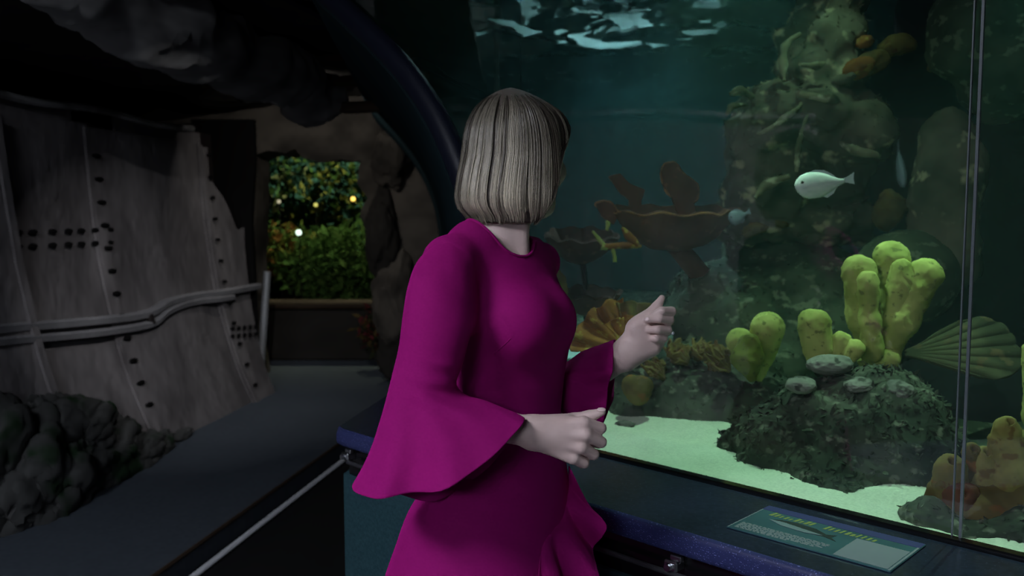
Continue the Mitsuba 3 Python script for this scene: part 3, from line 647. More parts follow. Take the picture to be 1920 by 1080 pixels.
limbs = [((lambda p: torso(p, -0.014, 0.86)), 0.02), R_(SHR + [0.01, 0.01, -0.03], EL, 0.036, 0.028, 0.02), R_(EL, EL * 0.4 + WR * 0.6, 0.028, 0.023, 0.015), R_(SHL + [-0.005, -0.005, -0.03], EL2, 0.034, 0.028, 0.02), R_(EL2, EL2 * 0.45 + WR2 * 0.55, 0.024, 0.021, 0.015),
         R_(hipR, kR, 0.082, 0.05, 0.03), R_(hipL, kL, 0.082, 0.05, 0.03), R_(kR, (kR + aR) / 2 - BF * 0.012, 0.05, 0.046, 0.02), R_((kR + aR) / 2 - BF * 0.012, aR, 0.045, 0.03, 0.02),
         R_(kL, (kL + aL) / 2 - BF * 0.012, 0.05, 0.046, 0.02), R_((kL + aL) / 2 - BF * 0.012, aL, 0.045, 0.03, 0.02)]
for a_ in (aR, aL): limbs += [R_(a_ - BF * 0.025 + [0, 0, -0.03], a_ + BF * 0.13 + [0, 0, -0.078], 0.03, 0.02, 0.02), R_(a_ + BF * 0.12 + [0, 0, -0.078], a_ + BF * 0.165 + [0, 0, -0.08], 0.024, 0.017, 0.01)]

def finger(pts, rad, k0=0.006, k=0.004):
    return [R_(a, b, r0, r1, k0 if i == 0 else k) for i, (a, b, r0, r1) in enumerate(zip(pts[:-1], pts[1:], rad[:-1], rad[1:]))]
# right hand (near): back of the hand to the viewer, fingers curled away, thumb up and forward
m1 = [at(1096, 794, 1.462), at(1099, 816, 1.457), at(1091, 839, 1.460), at(1076, 859, 1.467)]
p1_ = [at(1126, 803, 1.480), at(1127, 829, 1.477), at(1113, 852, 1.477), at(1095, 868, 1.481)]
d1 = [at(1122, 806, 1.508), at(1122, 831, 1.505), at(1108, 853, 1.503), at(1090, 868, 1.502)]
e1 = [at(1090, 806, 1.516), at(1092, 826, 1.514), at(1080, 846, 1.511), at(1070, 860, 1.508)]
rh = [R_(WR + [0.002, 0, 0], at(1045, 815, 1.478), 0.0255, 0.026, 0.012), R_(WR + [0, 0, 0.008], at(1060, 800, 1.480), 0.022, 0.021, 0.012), R_(WR + [0, 0, -0.006], at(1055, 832, 1.480), 0.021, 0.020, 0.012)]
rh += [R_(at(1040 - 4 * i, 803 + 10 * i, 1.477), m1[i] + [-0.002, 0.004, 0], 0.0165, 0.0118, 0.006) for i in range(4)]
for i in range(4): rh += finger([m1[i] + [0, 0.003, 0], p1_[i], d1[i], e1[i]], [0.0108 - 0.0008 * (i == 3), 0.0102 - 0.0003 * i, 0.0094 - 0.0003 * i, 0.0082 - 0.0003 * i], 0.004, 0.0015)
rh += finger([at(1036, 800, 1.495), at(1075, 788, 1.502), at(1106, 781, 1.500), at(1129, 772, 1.496)], [0.017, 0.0125, 0.0108, 0.0068], 0.014, 0.004)
# left hand (far): palm side to the viewer, fingers curled in, thumb up
m2 = [at(1238, 592, 1.752), at(1243, 608, 1.755), at(1241, 626, 1.755), at(1234, 643, 1.750)]
p2_ = [at(1259, 584, 1.735), at(1255, 600, 1.732), at(1251, 619, 1.730), at(1243, 635, 1.730)]
d2 = [at(1241, 583, 1.717), at(1236, 598, 1.713), at(1233, 618, 1.713), at(1230, 635, 1.716)]
e2 = [at(1226, 590, 1.720), at(1216, 599, 1.716), at(1218, 618, 1.719), at(1223, 634, 1.722)]
lh = [R_(WR2, at(1203, 634, 1.742), 0.027, 0.025, 0.012), R_(WR2 + [0.005, 0, -0.004], at(1222, 651, 1.742), 0.023, 0.019, 0.014), R_(WR2 + [0, 0, 0.012], at(1206, 606, 1.740), 0.021, 0.016, 0.012)]
lh += [R_(at(1196 + 6 * i, 612 + 11 * i, 1.745), m2[i], 0.0185 - 0.001 * i, 0.0118, 0.010) for i in range(4)]
for i in range(4): lh += finger([m2[i], p2_[i], d2[i], e2[i]], [0.0108, 0.0098 - 0.0005 * (i == 3), 0.0086 - 0.0006 * (i == 3), 0.0072 - 0.0005 * (i == 3)], 0.005, 0.002)
lh += finger([at(1190, 616, 1.735), at(1213, 594, 1.738), at(1232, 574, 1.742), at(1241, 559, 1.743)], [0.017, 0.0122, 0.0098, 0.0068], 0.012, 0.004)

armR, armL = [R_(EL * 0.5 + WR * 0.5, WR, 0.029, 0.0245, 0.01)], [R_(EL2 * 0.4 + WR2 * 0.6, WR2, 0.024, 0.0255, 0.01)]
shrunk = [((lambda p, g=g: g(p) + 0.005), k) for g, k in neck + head]
big = surfnet(union(limbs + shrunk), (-0.36, 1.30, -0.03), (0.36, 2.10, 1.74), 0.0075)
headm = surfnet(union(head + neck), hd(0, 0, 0) - [0.27, 0.27, 0.30], hd(0, 0, 0) + [0.20, 0.22, 0.16], 0.0032)
bnd = lambda P, e: (np.min(P, 0) - e, np.max(P, 0) + e)
handR = surfnet(union(armR + rh), *bnd([EL * 0.5 + WR * 0.5, WR] + m1 + p1_ + d1 + e1 + [at(1129, 772, 1.496)], 0.045), 0.0023)
handL = surfnet(union(armL + lh), *bnd([EL2 * 0.4 + WR2 * 0.6, WR2] + m2 + p2_ + d2 + e2 + [at(1241, 559, 1.743)], 0.045), 0.0023)
def man(m): return m3.Manifold(m3.Mesh(np.asarray(m.vertices, np.float32), np.asarray(m.faces, np.uint32)))
pieces = [man(tidy(big, 0.5, 5)), man(tidy(headm, 0.4, 3)), man(tidy(handR, 0.4, 3)), man(tidy(handL, 0.4, 3))]
bodym = pieces[0]
for q in pieces[1:]: bodym = bodym + q
bodym = max(bodym.decompose(), key=lambda q: q.num_tri())
bm = bodym.to_mesh(); body = mesh(bm.vert_properties[:, :3], bm.tri_verts)
add('person', body, 'm_skin', True, label='woman with an ash blonde bob and magenta dress gesturing before the tank', category='person')
for s in (1, -1):
    k = add('person__eye', moved(trimesh.creation.icosphere(subdivisions=3, radius=0.0115), hd(0.073, 0.031 * s, 0.004)), 'm_eye', True)
    add(k + '__iris', moved(trimesh.creation.icosphere(subdivisions=2, radius=0.0055), hd(0.0800, 0.031 * s, 0.004)), 'm_iris', True)
    add('person__eyebrow', tube([hd(0.083, 0.016 * s, 0.026), hd(0.084, 0.030 * s, 0.031), hd(0.073, 0.046 * s, 0.026)], [0.003, 0.0035, 0.0018], 6), 'm_brow', True)
add('person__mouth', cat(tube([hd(0.084, -0.020, -0.0545), hd(0.0945, -0.007, -0.0505), hd(0.0955, 0, -0.052), hd(0.0945, 0.007, -0.0505), hd(0.084, 0.020, -0.0545)], [0.001, 0.0035, 0.003, 0.0035, 0.001], 7),
                        tube([hd(0.084, -0.019, -0.056), hd(0.0935, 0, -0.061), hd(0.084, 0.019, -0.056)], [0.001, 0.0045, 0.001], 7)), 'm_lip', True)
def nail(pos, out, along, w, l):
    out, along = out / np.linalg.norm(out), along / np.linalg.norm(along); along -= out * (along @ out); along /= np.linalg.norm(along); side = np.cross(out, along)
    m = trimesh.creation.icosphere(subdivisions=2, radius=1.0); v = np.array(m.vertices) * [w, l, 0.0016]; return mesh(pos + v[:, :1] * side + v[:, 1:2] * along + v[:, 2:] * out, m.faces)
t0, t1 = at(1106, 781, 1.500), at(1129, 772, 1.496)
add('person__fingernail', nail(t1 * 0.88 + t0 * 0.12 + [0.001, -0.0035, 0.0058], np.array([0.05, -0.45, 0.85]), t1 - t0, 0.0052, 0.0075), 'm_nail', True)
add('person__fingernail', nail(e2[1] + [-0.004, -0.0045, 0.001], np.array([-0.4, -0.8, 0.3]), e2[1] - d2[1], 0.0042, 0.0055), 'm_nail', True)
# ring on the left ring finger
rc = m2[2] * 0.30 + p2_[2] * 0.70; ax = p2_[2] - m2[2]; ax /= np.linalg.norm(ax)
s1_ = np.cross(ax, [0, 0, 1.0]); s1_ /= np.linalg.norm(s1_); s2_ = np.cross(ax, s1_); th = np.linspace(0, 2 * np.pi, 25)
add('person__ring', tube(rc + 0.0106 * (np.cos(th)[:, None] * s1_ + np.sin(th)[:, None] * s2_), 0.0014, 6, caps=False), 'm_silver', True, label='thin silver ring on the raised hand')
add('person__ring__stone', displaced(moved(trimesh.creation.icosphere(subdivisions=1, radius=0.0042), rc + np.array([0.0125, -0.004, -0.003])), 0, 1), 'm_gem', label='small bright stone')
for a_ in (aR, aL):
    tip = a_ + BF * 0.15 + [0, 0, -0.08]; sole = [a_ - BF * 0.045 + [0, 0, -0.075], a_ + BF * 0.02 + [0, 0, -0.068], a_ + BF * 0.09 + [0, 0, -0.088], tip + BF * 0.045 + [0, 0, -0.003]]
    f = union([R_(sole[0] + [0, 0, 0.025], sole[1] + [0, 0, 0.012], 0.030, 0.028, 0.01), R_(sole[1] + [0, 0, 0.01], sole[2] + [0, 0, 0.02], 0.029, 0.033, 0.01), R_(sole[2] + [0, 0, 0.02], sole[3] + [0, 0, 0.012], 0.034, 0.014, 0.01), R_(a_ - BF * 0.055 + [0, 0, -0.06], a_ - BF * 0.06 + [0, 0, -0.092], 0.012, 0.007, 0.01)])
    add('person__shoe', tidy(surfnet(lambda p: np.maximum(f(p), np.maximum(0.001 - p[:, 2], p[:, 2] - 0.075)), a_ - [0.22, 0.22, 0.105], a_ + [0.26, 0.22, 0.0], 0.005), 0.4, 3), 'm_shoe', True, label='dark pointed shoe')

# ---- dress
def spin(m): return m
add('person__dress', dress, 'm_dress', True, label='magenta crepe dress with wide bell sleeves and a flounce')
na = np.cross(fwd_tilt, BL); na /= np.linalg.norm(na); nb = np.cross(fwd_tilt, na); edge_ = []
for q in np.linspace(0, 2 * np.pi, 90, endpoint=False):                    # narrow edging along the cut of the neckline
    tt_n = np.linspace(0.06, -0.10, 260); rr_n = 0.0665 + 0.25 * np.maximum(tt_n, 0)
    pp = NO + tt_n[:, None] * fwd_tilt + rr_n[:, None] * (math.cos(q) * na + math.sin(q) * nb); ins = DU(pp) < 0
    edge_.append(pp[np.argmax(ins)] if ins.any() else pp[-1])
edge_ = np.array(edge_); edge_ = (edge_ + np.roll(edge_, 1, 0) + np.roll(edge_, -1, 0)) / 3
add('person__dress__neckline', tube(np.vstack([edge_, edge_[:1]]), 0.0028, 8, caps=False), 'm_dress', True)
def sleeve(rows, yc, dep, drop_near, drop_far, n_along=70, n_round=72, folds=0.0, seed=0, thick=0.0022):
    """rows: (left px, left py, right px, right py); yc: depth of the ring's middle; dep: half depth."""
    rows = spline(np.array(rows, float), n_along); yc, dep, dn, df = [spline(np.array(x, float)[:, None], n_along)[:, 0] for x in (yc, dep, drop_near, drop_far)]
    th = np.arange(n_round) * 2 * np.pi / n_round; P = []
    for r, y, d, a, b, s in zip(rows, yc, dep, dn, df, np.linspace(0, 1, n_along)):
        A, B = at(r[0], r[1], y), at(r[2], r[3], y); c = (A + B) / 2; e = (B - A) / 2
        cs, sn = np.cos(th), np.sin(th)
        w = 1 + folds * max(0, s - 0.5) ** 1.3 * (np.sin(5 * th + 1.0 + seed) + 0.6 * np.sin(9 * th + seed * 2))
        Q = c + (cs)[:, None] * e + (sn * d * w)[:, None] * np.array([0, -1, 0])
        Q[:, 2] -= sn ** 2 * np.where(sn > 0, a, b) * (1 + 0.2 * cs)
        P.append(Q)
    return np.array(P)
rowsR = [(884, 452, 899, 520), (845, 447, 899, 566), (806, 466, 897, 590), (780, 494, 894, 606), (764, 540, 888, 620), (755, 595, 879, 640), (748, 650, 868, 682), (736, 700, 856, 720), (724, 748, 874, 742),
         (712, 790, 910, 752), (697, 836, 948, 767), (680, 874, 970, 776), (661, 908, 984, 784)]
SR = sleeve(rowsR, [1.575, 1.545, 1.525, 1.51, 1.498, 1.488, 1.48, 1.47, 1.462, 1.456, 1.45, 1.446, 1.442], [0.045, 0.056, 0.060, 0.062, 0.062, 0.060, 0.058, 0.056, 0.058, 0.066, 0.078, 0.088, 0.096],
            [0, 0, 0, 0, 0, 0, 0, 0, 0.002, 0.008, 0.018, 0.028, 0.036], [0, 0, 0, 0, 0, 0, 0, 0, 0.006, 0.024, 0.054, 0.082, 0.108], folds=0.35, seed=0.4)
# crumple at the inner elbow
cr = at(845, 735, 1.42); dd = np.linalg.norm(SR - cr, axis=-1); q = (SR - cr)
SR += np.exp(-(dd / 0.05) ** 2)[..., None] * (0.006 * np.sin(q[..., 2] * 190 + q[..., 0] * 60))[..., None] * np.array([0, -1, 0.2])
add('person__dress__sleeve', shell(SR, 0.0022, True), 'm_dress', True, label='wide bell sleeve of the near arm')
rowsL = [(985, 488, 1030, 500), (995, 560, 1050, 565), (1000, 640, 1056, 640), (1012, 706, 1062, 682), (1040, 758, 1092, 662), (1080, 788, 1122, 650), (1126, 800, 1151, 639)]
SL = sleeve(rowsL, [1.80, 1.805, 1.805, 1.80, 1.79, 1.775, 1.762], [0.05, 0.05, 0.048, 0.046, 0.05, 0.06, 0.066], [0] * 7, [0] * 7, folds=0.5, seed=2.0)
SL[-24:, :, 0] += np.linspace(0, 1, 24)[:, None] ** 1.5 * np.clip(-np.sin(np.arange(72) * 2 * np.pi / 72), 0, 1)[None] * 0.026
SL[-24:, :, 0] -= np.linspace(0, 1, 24)[:, None] ** 1.5 * np.clip(np.sin(np.arange(72) * 2 * np.pi / 72), 0, 1)[None] * 0.004
add('person__dress__sleeve', shell(SL, -0.0022, True), 'm_dress', True, label='bell sleeve of the far raised arm')
# flounce: from the slanting seam on the skirt outwards in folds
def on_dress(px, py):
    d = at(px, py, 1.0) - EYE; t = 1.3; best = (9, t)
    for _ in range(200):
        e = DU((EYE + d * t)[None])[0]
        if abs(e) < abs(best[0]): best = (e, t)
        if e < 5e-4 or t > 1.9: break
        t += max(e * 0.7, 0.0012)
    return EYE + d * best[1]
FL = [((1068, 874), (1071, 880, 1.66)), ((1067, 905), (1104, 945, 1.635)), ((1065, 930), (1136, 982, 1.60)), ((1063, 944), (1131, 1004, 1.605)), ((1061, 956), (1111, 1029, 1.655)), ((1057, 970), (1117, 1062, 1.60)),
      ((1049, 984), (1124, 1096, 1.575)), ((1041, 994), (1102, 1124, 1.59)), ((1033, 1004), (1066, 1128, 1.625)), ((1025, 1014), (1074, 1160, 1.555)), ((1017, 1030), (1046, 1185, 1.535)), ((1012, 1050), (1010, 1190, 1.585)),
      ((1009, 1080), (1004, 1230, 1.53)), ((1000, 1120), (950, 1255, 1.55)), ((985, 1170), (930, 1300, 1.50)), ((960, 1230), (880, 1330, 1.54))]
A_ = spline(np.array([on_dress(*a) for a, b in FL]), 120); B_ = spline(np.array([at(*b) for a, b in FL]), 120)
P = np.array([A_ * (1 - v) + B_ * v + np.array([0, -0.012, 0]) * math.sin(math.pi * v) * 0.6 for v in np.linspace(-0.03, 1, 24)]).transpose(1, 0, 2)
add('person__dress__flounce', shell(P, 0.002), 'm_dress', True, label='folded flounce slanting down the skirt')
# bust dart: a fine sunk seam
dart = np.array([on_dress(*q) for q in [(926, 664), (936, 655), (947, 645), (958, 634)]])
add('person__dress__dart', tube(spline(dart + [0, -0.0002, 0], 14), 0.0007, 6), 'm_dress', True)

# ---- hair: an inner cap and some thousands of strands
zl = np.array([-0.125, -0.108, -0.092, -0.072, -0.033, 0.0, 0.037, 0.060, 0.082, 0.100, 0.113, 0.122, 0.127])
rb = np.array([0.104, 0.112, 0.128, 0.134, 0.127, 0.118, 0.110, 0.101, 0.086, 0.068, 0.048, 0.026, 0.006])
rf = np.array([0.075, 0.080, 0.083, 0.085, 0.088, 0.092, 0.101, 0.104, 0.098, 0.074, 0.048, 0.026, 0.006])
wd = np.array([0.082, 0.090, 0.096, 0.099, 0.098, 0.096, 0.093, 0.089, 0.080, 0.065, 0.046, 0.026, 0.006])
zi = np.linspace(0, 1, len(zl)); fz, frb, frf, fwd_ = [PchipInterpolator(1 - zi[::-1], x[::-1]) for x in (zl, rb, rf, wd)]   # parameter 0 at the crown
psf = PchipInterpolator([-0.13, -0.115, -0.08, -0.04, 0.0, 0.045, 0.07, 0.085, 0.2], np.radians([74, 78, 88, 96, 104, 126, 150, 180, 180]))
CR = np.array([-0.022, -0.003])                                            # the crown lies a little behind the middle
def hair_pt(psi, v, off=0.0):
    psi, v = np.broadcast_arrays(np.asarray(psi, float), np.asarray(v, float)); z = fz(v)
    lim = psf(z); s = np.where(np.abs(psi) > lim, np.sign(psi) * (lim - 0.03 * np.minimum(np.abs(psi) - lim, 1.0)), psi)
    r = np.where(np.cos(s) > 0, frb(v), frf(v)) - off; w = fwd_(v) - off; k = np.clip(z / 0.127, 0, 1) ** 2
    f, rr = -np.cos(s) * r + CR[0] * k + 0.004, np.sin(s) * w + CR[1] * k
    return HC + f[..., None] * G + rr[..., None] * GR + np.asarray(z)[..., None] * [0, 0, 1]
pg, vg = np.meshgrid(np.linspace(-1, 1, 90), np.linspace(0.0, 0.965, 60), indexing='ij')
capP = hair_pt(pg * np.pi * 0.999, vg, 0.009)
add('person__hair', shell(capP.transpose(1, 0, 2), 0.006), 'm_hair_base', True, label='ash blonde bob with darker roots')
rng = np.random.default_rng(17)
NS, NP_ = 7600, 18
psi = rng.uniform(-np.pi, np.pi, NS); v0 = np.abs(rng.normal(0, 0.10, NS)) + 0.01; v0[rng.random(NS) < 0.35] = rng.uniform(0.05, 0.55, (rng.random(NS) < 0.35).sum())[:1]
lockid = np.floor((psi + 4) * 15 + 2.5 * meshkit.noise(np.c_[psi * 6, v0, v0])).astype(int)
lo_ = rng.normal(0, 1, (400, 3)); lk = lo_[lockid % 400]
v1 = 0.965 + rng.normal(0, 0.014, NS) + 0.010 * lk[:, 0] * 0.6
tt = np.linspace(0, 1, NP_)
vv = v0[:, None] + (np.clip(v1, 0, 1) - v0)[:, None] * tt ** 0.9
off = 0.006 - 0.0065 * rng.random(NS) + 0.0028 * lk[:, 1]
ps = psi[:, None] + (0.05 * lk[:, 2:3] + 0.02 * rng.normal(0, 1, (NS, 1))) * tt + 0.012 * np.sin(tt * 5 + lk[:, :1] * 3)
PS = hair_pt(ps, vv, np.clip(off, -0.003, 0.008)[:, None] + 0.006 * np.clip(tt - 0.88, 0, 1) * 8 * rng.random((NS, 1)))
rad = (0.00035 + 0.0004 * rng.random(NS))[:, None] * np.where(tt > 0.9, (1.02 - tt) / 0.12, 1.0)
tg_ = np.gradient(PS, axis=1); tg_ /= np.linalg.norm(tg_, axis=2, keepdims=True) + 1e-9
rd = PS - HC; rd /= np.linalg.norm(rd, axis=2, keepdims=True); aa = np.cross(tg_, rd); aa /= np.linalg.norm(aa, axis=2, keepdims=True) + 1e-9; bb = np.cross(aa, tg_)
th = np.arange(3) * 2 * np.pi / 3 + 0.5
Vs = PS[:, :, None] + rad[..., None, None] * (1.6 * np.cos(th)[:, None] * aa[:, :, None] + 0.8 * np.sin(th)[:, None] * bb[:, :, None])
i, j, k = np.meshgrid(np.arange(NS), np.arange(NP_ - 1), np.arange(3), indexing='ij')
ia = (i * NP_ + j) * 3 + k; ib = (i * NP_ + j) * 3 + (k + 1) % 3
F = np.stack([np.stack([ia, ib, ib + 3], -1), np.stack([ia, ib + 3, ia + 3], -1)], -2).reshape(-1, 3)
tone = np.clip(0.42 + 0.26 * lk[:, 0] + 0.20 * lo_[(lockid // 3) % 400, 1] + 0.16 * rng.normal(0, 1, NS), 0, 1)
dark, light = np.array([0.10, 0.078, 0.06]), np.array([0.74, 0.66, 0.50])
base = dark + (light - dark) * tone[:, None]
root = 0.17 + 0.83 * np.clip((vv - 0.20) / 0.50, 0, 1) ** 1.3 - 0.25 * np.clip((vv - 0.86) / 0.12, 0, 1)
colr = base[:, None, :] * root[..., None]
colr = np.repeat(colr[:, :, None], 3, 2).reshape(-1, 3)
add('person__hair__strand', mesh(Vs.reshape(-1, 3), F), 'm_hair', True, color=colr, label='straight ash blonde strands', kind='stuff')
# ------------------------------------------------------------------ reef in the tank
PX = lambda y: y / FOC                                                     # metres per pixel at distance y
PANE3 = np.stack([PU, PN, [0, 0, 1]])
def E(px, py, y, rx, ry, rn, k=0.05, R=None): return (ell(at(px, py, y), (rx * PX(y), rn, ry * PX(y)), R), k)
def blob(prims, h=0.015, amp=0.02, freq=9, octv=4, seed=0, ridge=False, zmin=None):
    ctr = [] ; f = union(prims)
    def g(p): return f(p) if zmin is None else np.maximum(f(p), zmin - p[:, 2])
    g.prims = None
    lo, hi = blob.b; m = surfnet(f if zmin is None else g, lo, hi, h) if prims is not None else None
    return displaced(tidy(m, 0.5, 4), amp, freq, octv, seed, ridge)
def bounds(spec, e=0.08):
    a = np.array([at(px, py, y) for px, py, y, *_ in spec]); r = np.array([[rx * PX(y), rn, ry * PX(y)] for px, py, y, rx, ry, rn, *_ in spec])
    blob.b = ((a - r).min(0) - e, (a + r).max(0) + e)
def rock(key, spec, bsdf, h=0.02, amp=0.03, freq=7, seed=0, k=0.06, octv=5, ridge=False, **tags):
    bounds(spec, 0.08); m = blob([E(*s, k) for s in spec], h, amp, freq, octv, seed, ridge)
    return add(key, m, bsdf, 40, **tags), m
def rough(name, a, b, c, f1=6, f2=22, thr=0.6, rgh=0.9):
    return mat(name, proc(lambda p, n, uv: mix(mix(a, b, smoothstep(0.3, 0.7, fbm(p.x * f1, p.y * f1, p.z * f1, 4))), c, smoothstep(thr, thr + 0.14, fbm(p.x * f2 + 5, p.y * f2, p.z * f2, 3)))), rgh, 0.15)
rough('m_reef', (0.05, 0.06, 0.035), (0.16, 0.16, 0.10), (0.42, 0.42, 0.24), 5, 16, 0.60)
rough('m_crust', (0.10, 0.11, 0.06), (0.26, 0.26, 0.15), (0.42, 0.44, 0.28), 9, 26, 0.58)
rough('m_algae', (0.022, 0.036, 0.02), (0.062, 0.085, 0.048), (0.13, 0.16, 0.095), 7, 30, 0.58)
rough('m_rubble', (0.020, 0.029, 0.020), (0.058, 0.073, 0.050), (0.12, 0.14, 0.10), 9, 40, 0.60)
rough('m_cave', (0.002, 0.0025, 0.004), (0.005, 0.0055, 0.008), (0.006, 0.006, 0.009), 4, 12, 0.7)  # near-black: shade of the cave and dark water put into the colour
rough('m_sponge', (0.24, 0.29, 0.065), (0.38, 0.42, 0.12), (0.16, 0.19, 0.05), 14, 60, 0.62, 0.85)
rough('m_sponge_dark', (0.11, 0.13, 0.022), (0.16, 0.18, 0.035), (0.08, 0.09, 0.02), 14, 60, 0.62, 0.85)
rough('m_orange', (0.15, 0.06, 0.016), (0.27, 0.125, 0.03), (0.32, 0.24, 0.05), 12, 40, 0.58)
rough('m_maroon', (0.065, 0.028, 0.018), (0.11, 0.046, 0.026), (0.15, 0.06, 0.03), 8, 30, 0.65)
rough('m_yellowrim', (0.20, 0.09, 0.035), (0.32, 0.17, 0.06), (0.10, 0.045, 0.03), 14, 30, 0.6)
rough('m_ochre', (0.075, 0.058, 0.018), (0.15, 0.12, 0.035), (0.10, 0.055, 0.02), 10, 34, 0.6)
rough('m_ochre_pale', (0.16, 0.14, 0.04), (0.30, 0.27, 0.09), (0.14, 0.09, 0.03), 14, 40, 0.58)
rough('m_brownfan', (0.07, 0.055, 0.02), (0.15, 0.12, 0.04), (0.18, 0.085, 0.025), 9, 30, 0.58)
rough('m_greystone', (0.09, 0.10, 0.085), (0.18, 0.19, 0.16), (0.05, 0.055, 0.045), 16, 50, 0.55)
mat('m_hole', (0.012, 0.010, 0.008), 0.9, 0.1)

# bottom behind the sand, and the banks of the background
def reef_floor():
    t, n = np.linspace(TR + 0.02, 3.3, 90), np.linspace(0.62, TB - 0.02, 60)
    P = np.array([[pn(a, b, 0.80) for b in n] for a in t]); u = np.clip((n - 0.62) / 0.5, 0, 1)[None, :]
    P[..., 2] += 0.12 * u * (0.35 + meshkit.fbm(P * [2.4, 2.4, 0], 4, 5)) - 0.03
    m = grid_mesh(P); m.invert() if m.face_normals[:, 2].mean() < 0 else None
    return in_tank(m, 0.08)
add('reef_floor', reef_floor(), 'm_algae', 40, label='dark algae covered bottom behind the sand', category='reef bottom')

low, lowm = rock('low_rock', [(1290, 765, 2.94, 150, 98, 0.26), (1180, 775, 2.95, 85, 66, 0.2), (1400, 765, 2.86, 100, 78, 0.22), (1168, 735, 2.98, 58, 78, 0.14)], 'm_rubble', 0.014, 0.035, 11, 3, label='low dark grey-green mound of reef rock behind the two hands', category='rock')
mound, mm = rock('rubble_mound', [(1570, 855, 2.32, 170, 158, 0.24), (1660, 845, 2.28, 118, 148, 0.25), (1440, 862, 2.33, 84, 84, 0.16), (1690, 930, 2.12, 80, 70, 0.15), (1560, 925, 2.13, 110, 55, 0.13)], 'm_rubble', 0.011, 0.042, 11, 8,
                 label='wide mound of dark coral rubble under the yellow sponges', category='rock')
def chips(base, n, seed, size=0.03, keep=None):
    """Small curved flakes standing on the surface of a rock."""
    rng = np.random.default_rng(seed); pts, fi = trimesh.sample.sample_surface(base, n, seed=seed); nm = np.array(base.face_normals)[fi]
    V, F = [], []
    s = np.linspace(0, 1, 5); q = 0
    for p, u in zip(np.array(pts), nm):
        if u[2] < -0.3: continue
        a = rng.normal(0, 1, 3); a -= u * (a @ u); a /= np.linalg.norm(a); b = np.cross(u, a); L, w, c = size * rng.uniform(0.6, 1.6), size * rng.uniform(0.12, 0.36), rng.uniform(-0.6, 0.9)
        tilt = rng.uniform(0.05, 0.7); d = a * math.cos(tilt) + u * math.sin(tilt); e = np.cross(b, d)
        ctr = p - u * 0.004 + d[None] * (s * L)[:, None] + e[None] * (c * L * 0.35 * s * (1 - s) * 2)[:, None]; wd_ = w * np.sin(np.pi * (0.12 + 0.83 * s))
        pr = np.stack([ctr - b * wd_[:, None], ctr + e * (0.3 * wd_)[:, None], ctr + b * wd_[:, None], ctr - e * (0.3 * wd_)[:, None]], 1).reshape(-1, 3)
        V.append(pr)
        for k in range(4):
            for j in range(4):
                x0, x1 = q + k * 4 + j, q + k * 4 + (j + 1) % 4; F += [[x0, x1, x1 + 4], [x0, x1 + 4, x0 + 4]]
        q += 20
    return mesh(np.vstack(V), F)
add('rubble_mound__flake', chips(mm, 5200, 5, 0.020), 'm_rubble', 40, label='loose flakes of dead coral covering the mound', kind='stuff')
add('low_rock__flake', chips(lowm, 2200, 6, 0.018), 'm_rubble', 40, label='small flakes on the low rock', kind='stuff')
mid, midm = rock('middle_rock', [(1395, 590, 3.45, 150, 85, 0.3), (1500, 520, 3.5, 110, 80, 0.3), (1330, 560, 3.5, 75, 75, 0.2), (1420, 680, 3.3, 190, 60, 0.25), (1560, 640, 3.3, 120, 110, 0.3), (1440, 470, 3.6, 80, 45, 0.2)], 'm_algae', 0.02, 0.05, 7, 11,
                 label='dark green algae covered rock right of the raised hand', category='rock')
add('middle_rock__flake', chips(midm, 2600, 7, 0.02), 'm_algae', 40, label='tufts of algae on the rock', kind='stuff')
rock('domed_rock', [(1700, 520, 3.05, 95, 88, 0.16)], 'm_algae', 0.016, 0.02, 9, 15, label='dark domed rock right behind the tall yellow sponges', category='rock')

up, upm = rock('reef_column', [(1545, 110, 3.35, 72, 95, 0.2), (1450, 235, 3.4, 85, 75, 0.22), (1530, 225, 3.3, 70, 60, 0.2), (1590, 250, 3.3, 52, 62, 0.18), (1450, 345, 3.45, 90, 80, 0.22), (1530, 330, 3.4, 80, 60, 0.2), (1620, 300, 3.35, 45, 40, 0.15), (1410, 430, 3.5, 70, 45, 0.2),
                               (1560, 20, 3.4, 60, 60, 0.2), (1540, 420, 3.45, 90, 50, 0.2)], 'm_reef', 0.018, 0.10, 8, 21, label='tall crusted reef column under the water surface, left of the dark cave', category='reef rock')
add('reef_column__flake', chips(upm, 2200, 9, 0.02), 'm_reef', 40, label='crusts and small growths on the column', kind='stuff')
rock('cave_rock', [(1700, 190, 3.32, 118, 95, 0.10), (1690, 320, 3.35, 70, 110, 0.1), (1740, 60, 3.35, 60, 120, 0.1)], 'm_cave', 0.03, 0.05, 5, 23, label='cave rock, its shade put into a near-black colour, between the reef column and the right reef wall', category='rock')
rock('right_reef', [(1775, 330, 3.05, 62, 125, 0.16), (1765, 470, 3.1, 70, 80, 0.16)], 'm_reef', 0.018, 0.05, 8, 27, label='upright reef rock with brown crust right of the dark cave', category='reef rock')
rock('hanging_reef', [(1810, 60, 3.0, 55, 100, 0.16), (1880, 100, 3.0, 70, 140, 0.18)], 'm_algae', 0.02, 0.05, 7, 29, label='rock reaching down from the top at the right edge of the tank', category='reef rock')
rock('added_back_bank', [(1900, 480, 3.4, 120, 330, 0.3), (1800, 600, 3.35, 120, 150, 0.25), (1850, 800, 2.75, 130, 110, 0.16), (1740, 760, 2.85, 90, 90, 0.14), (1620, 560, 3.8, 200, 120, 0.3)], 'm_cave', 0.04, 0.07, 4, 31, label='near-black rock bank added for the dark water behind the reef at the right', category='rock')  # rock added to darken the water behind the reef

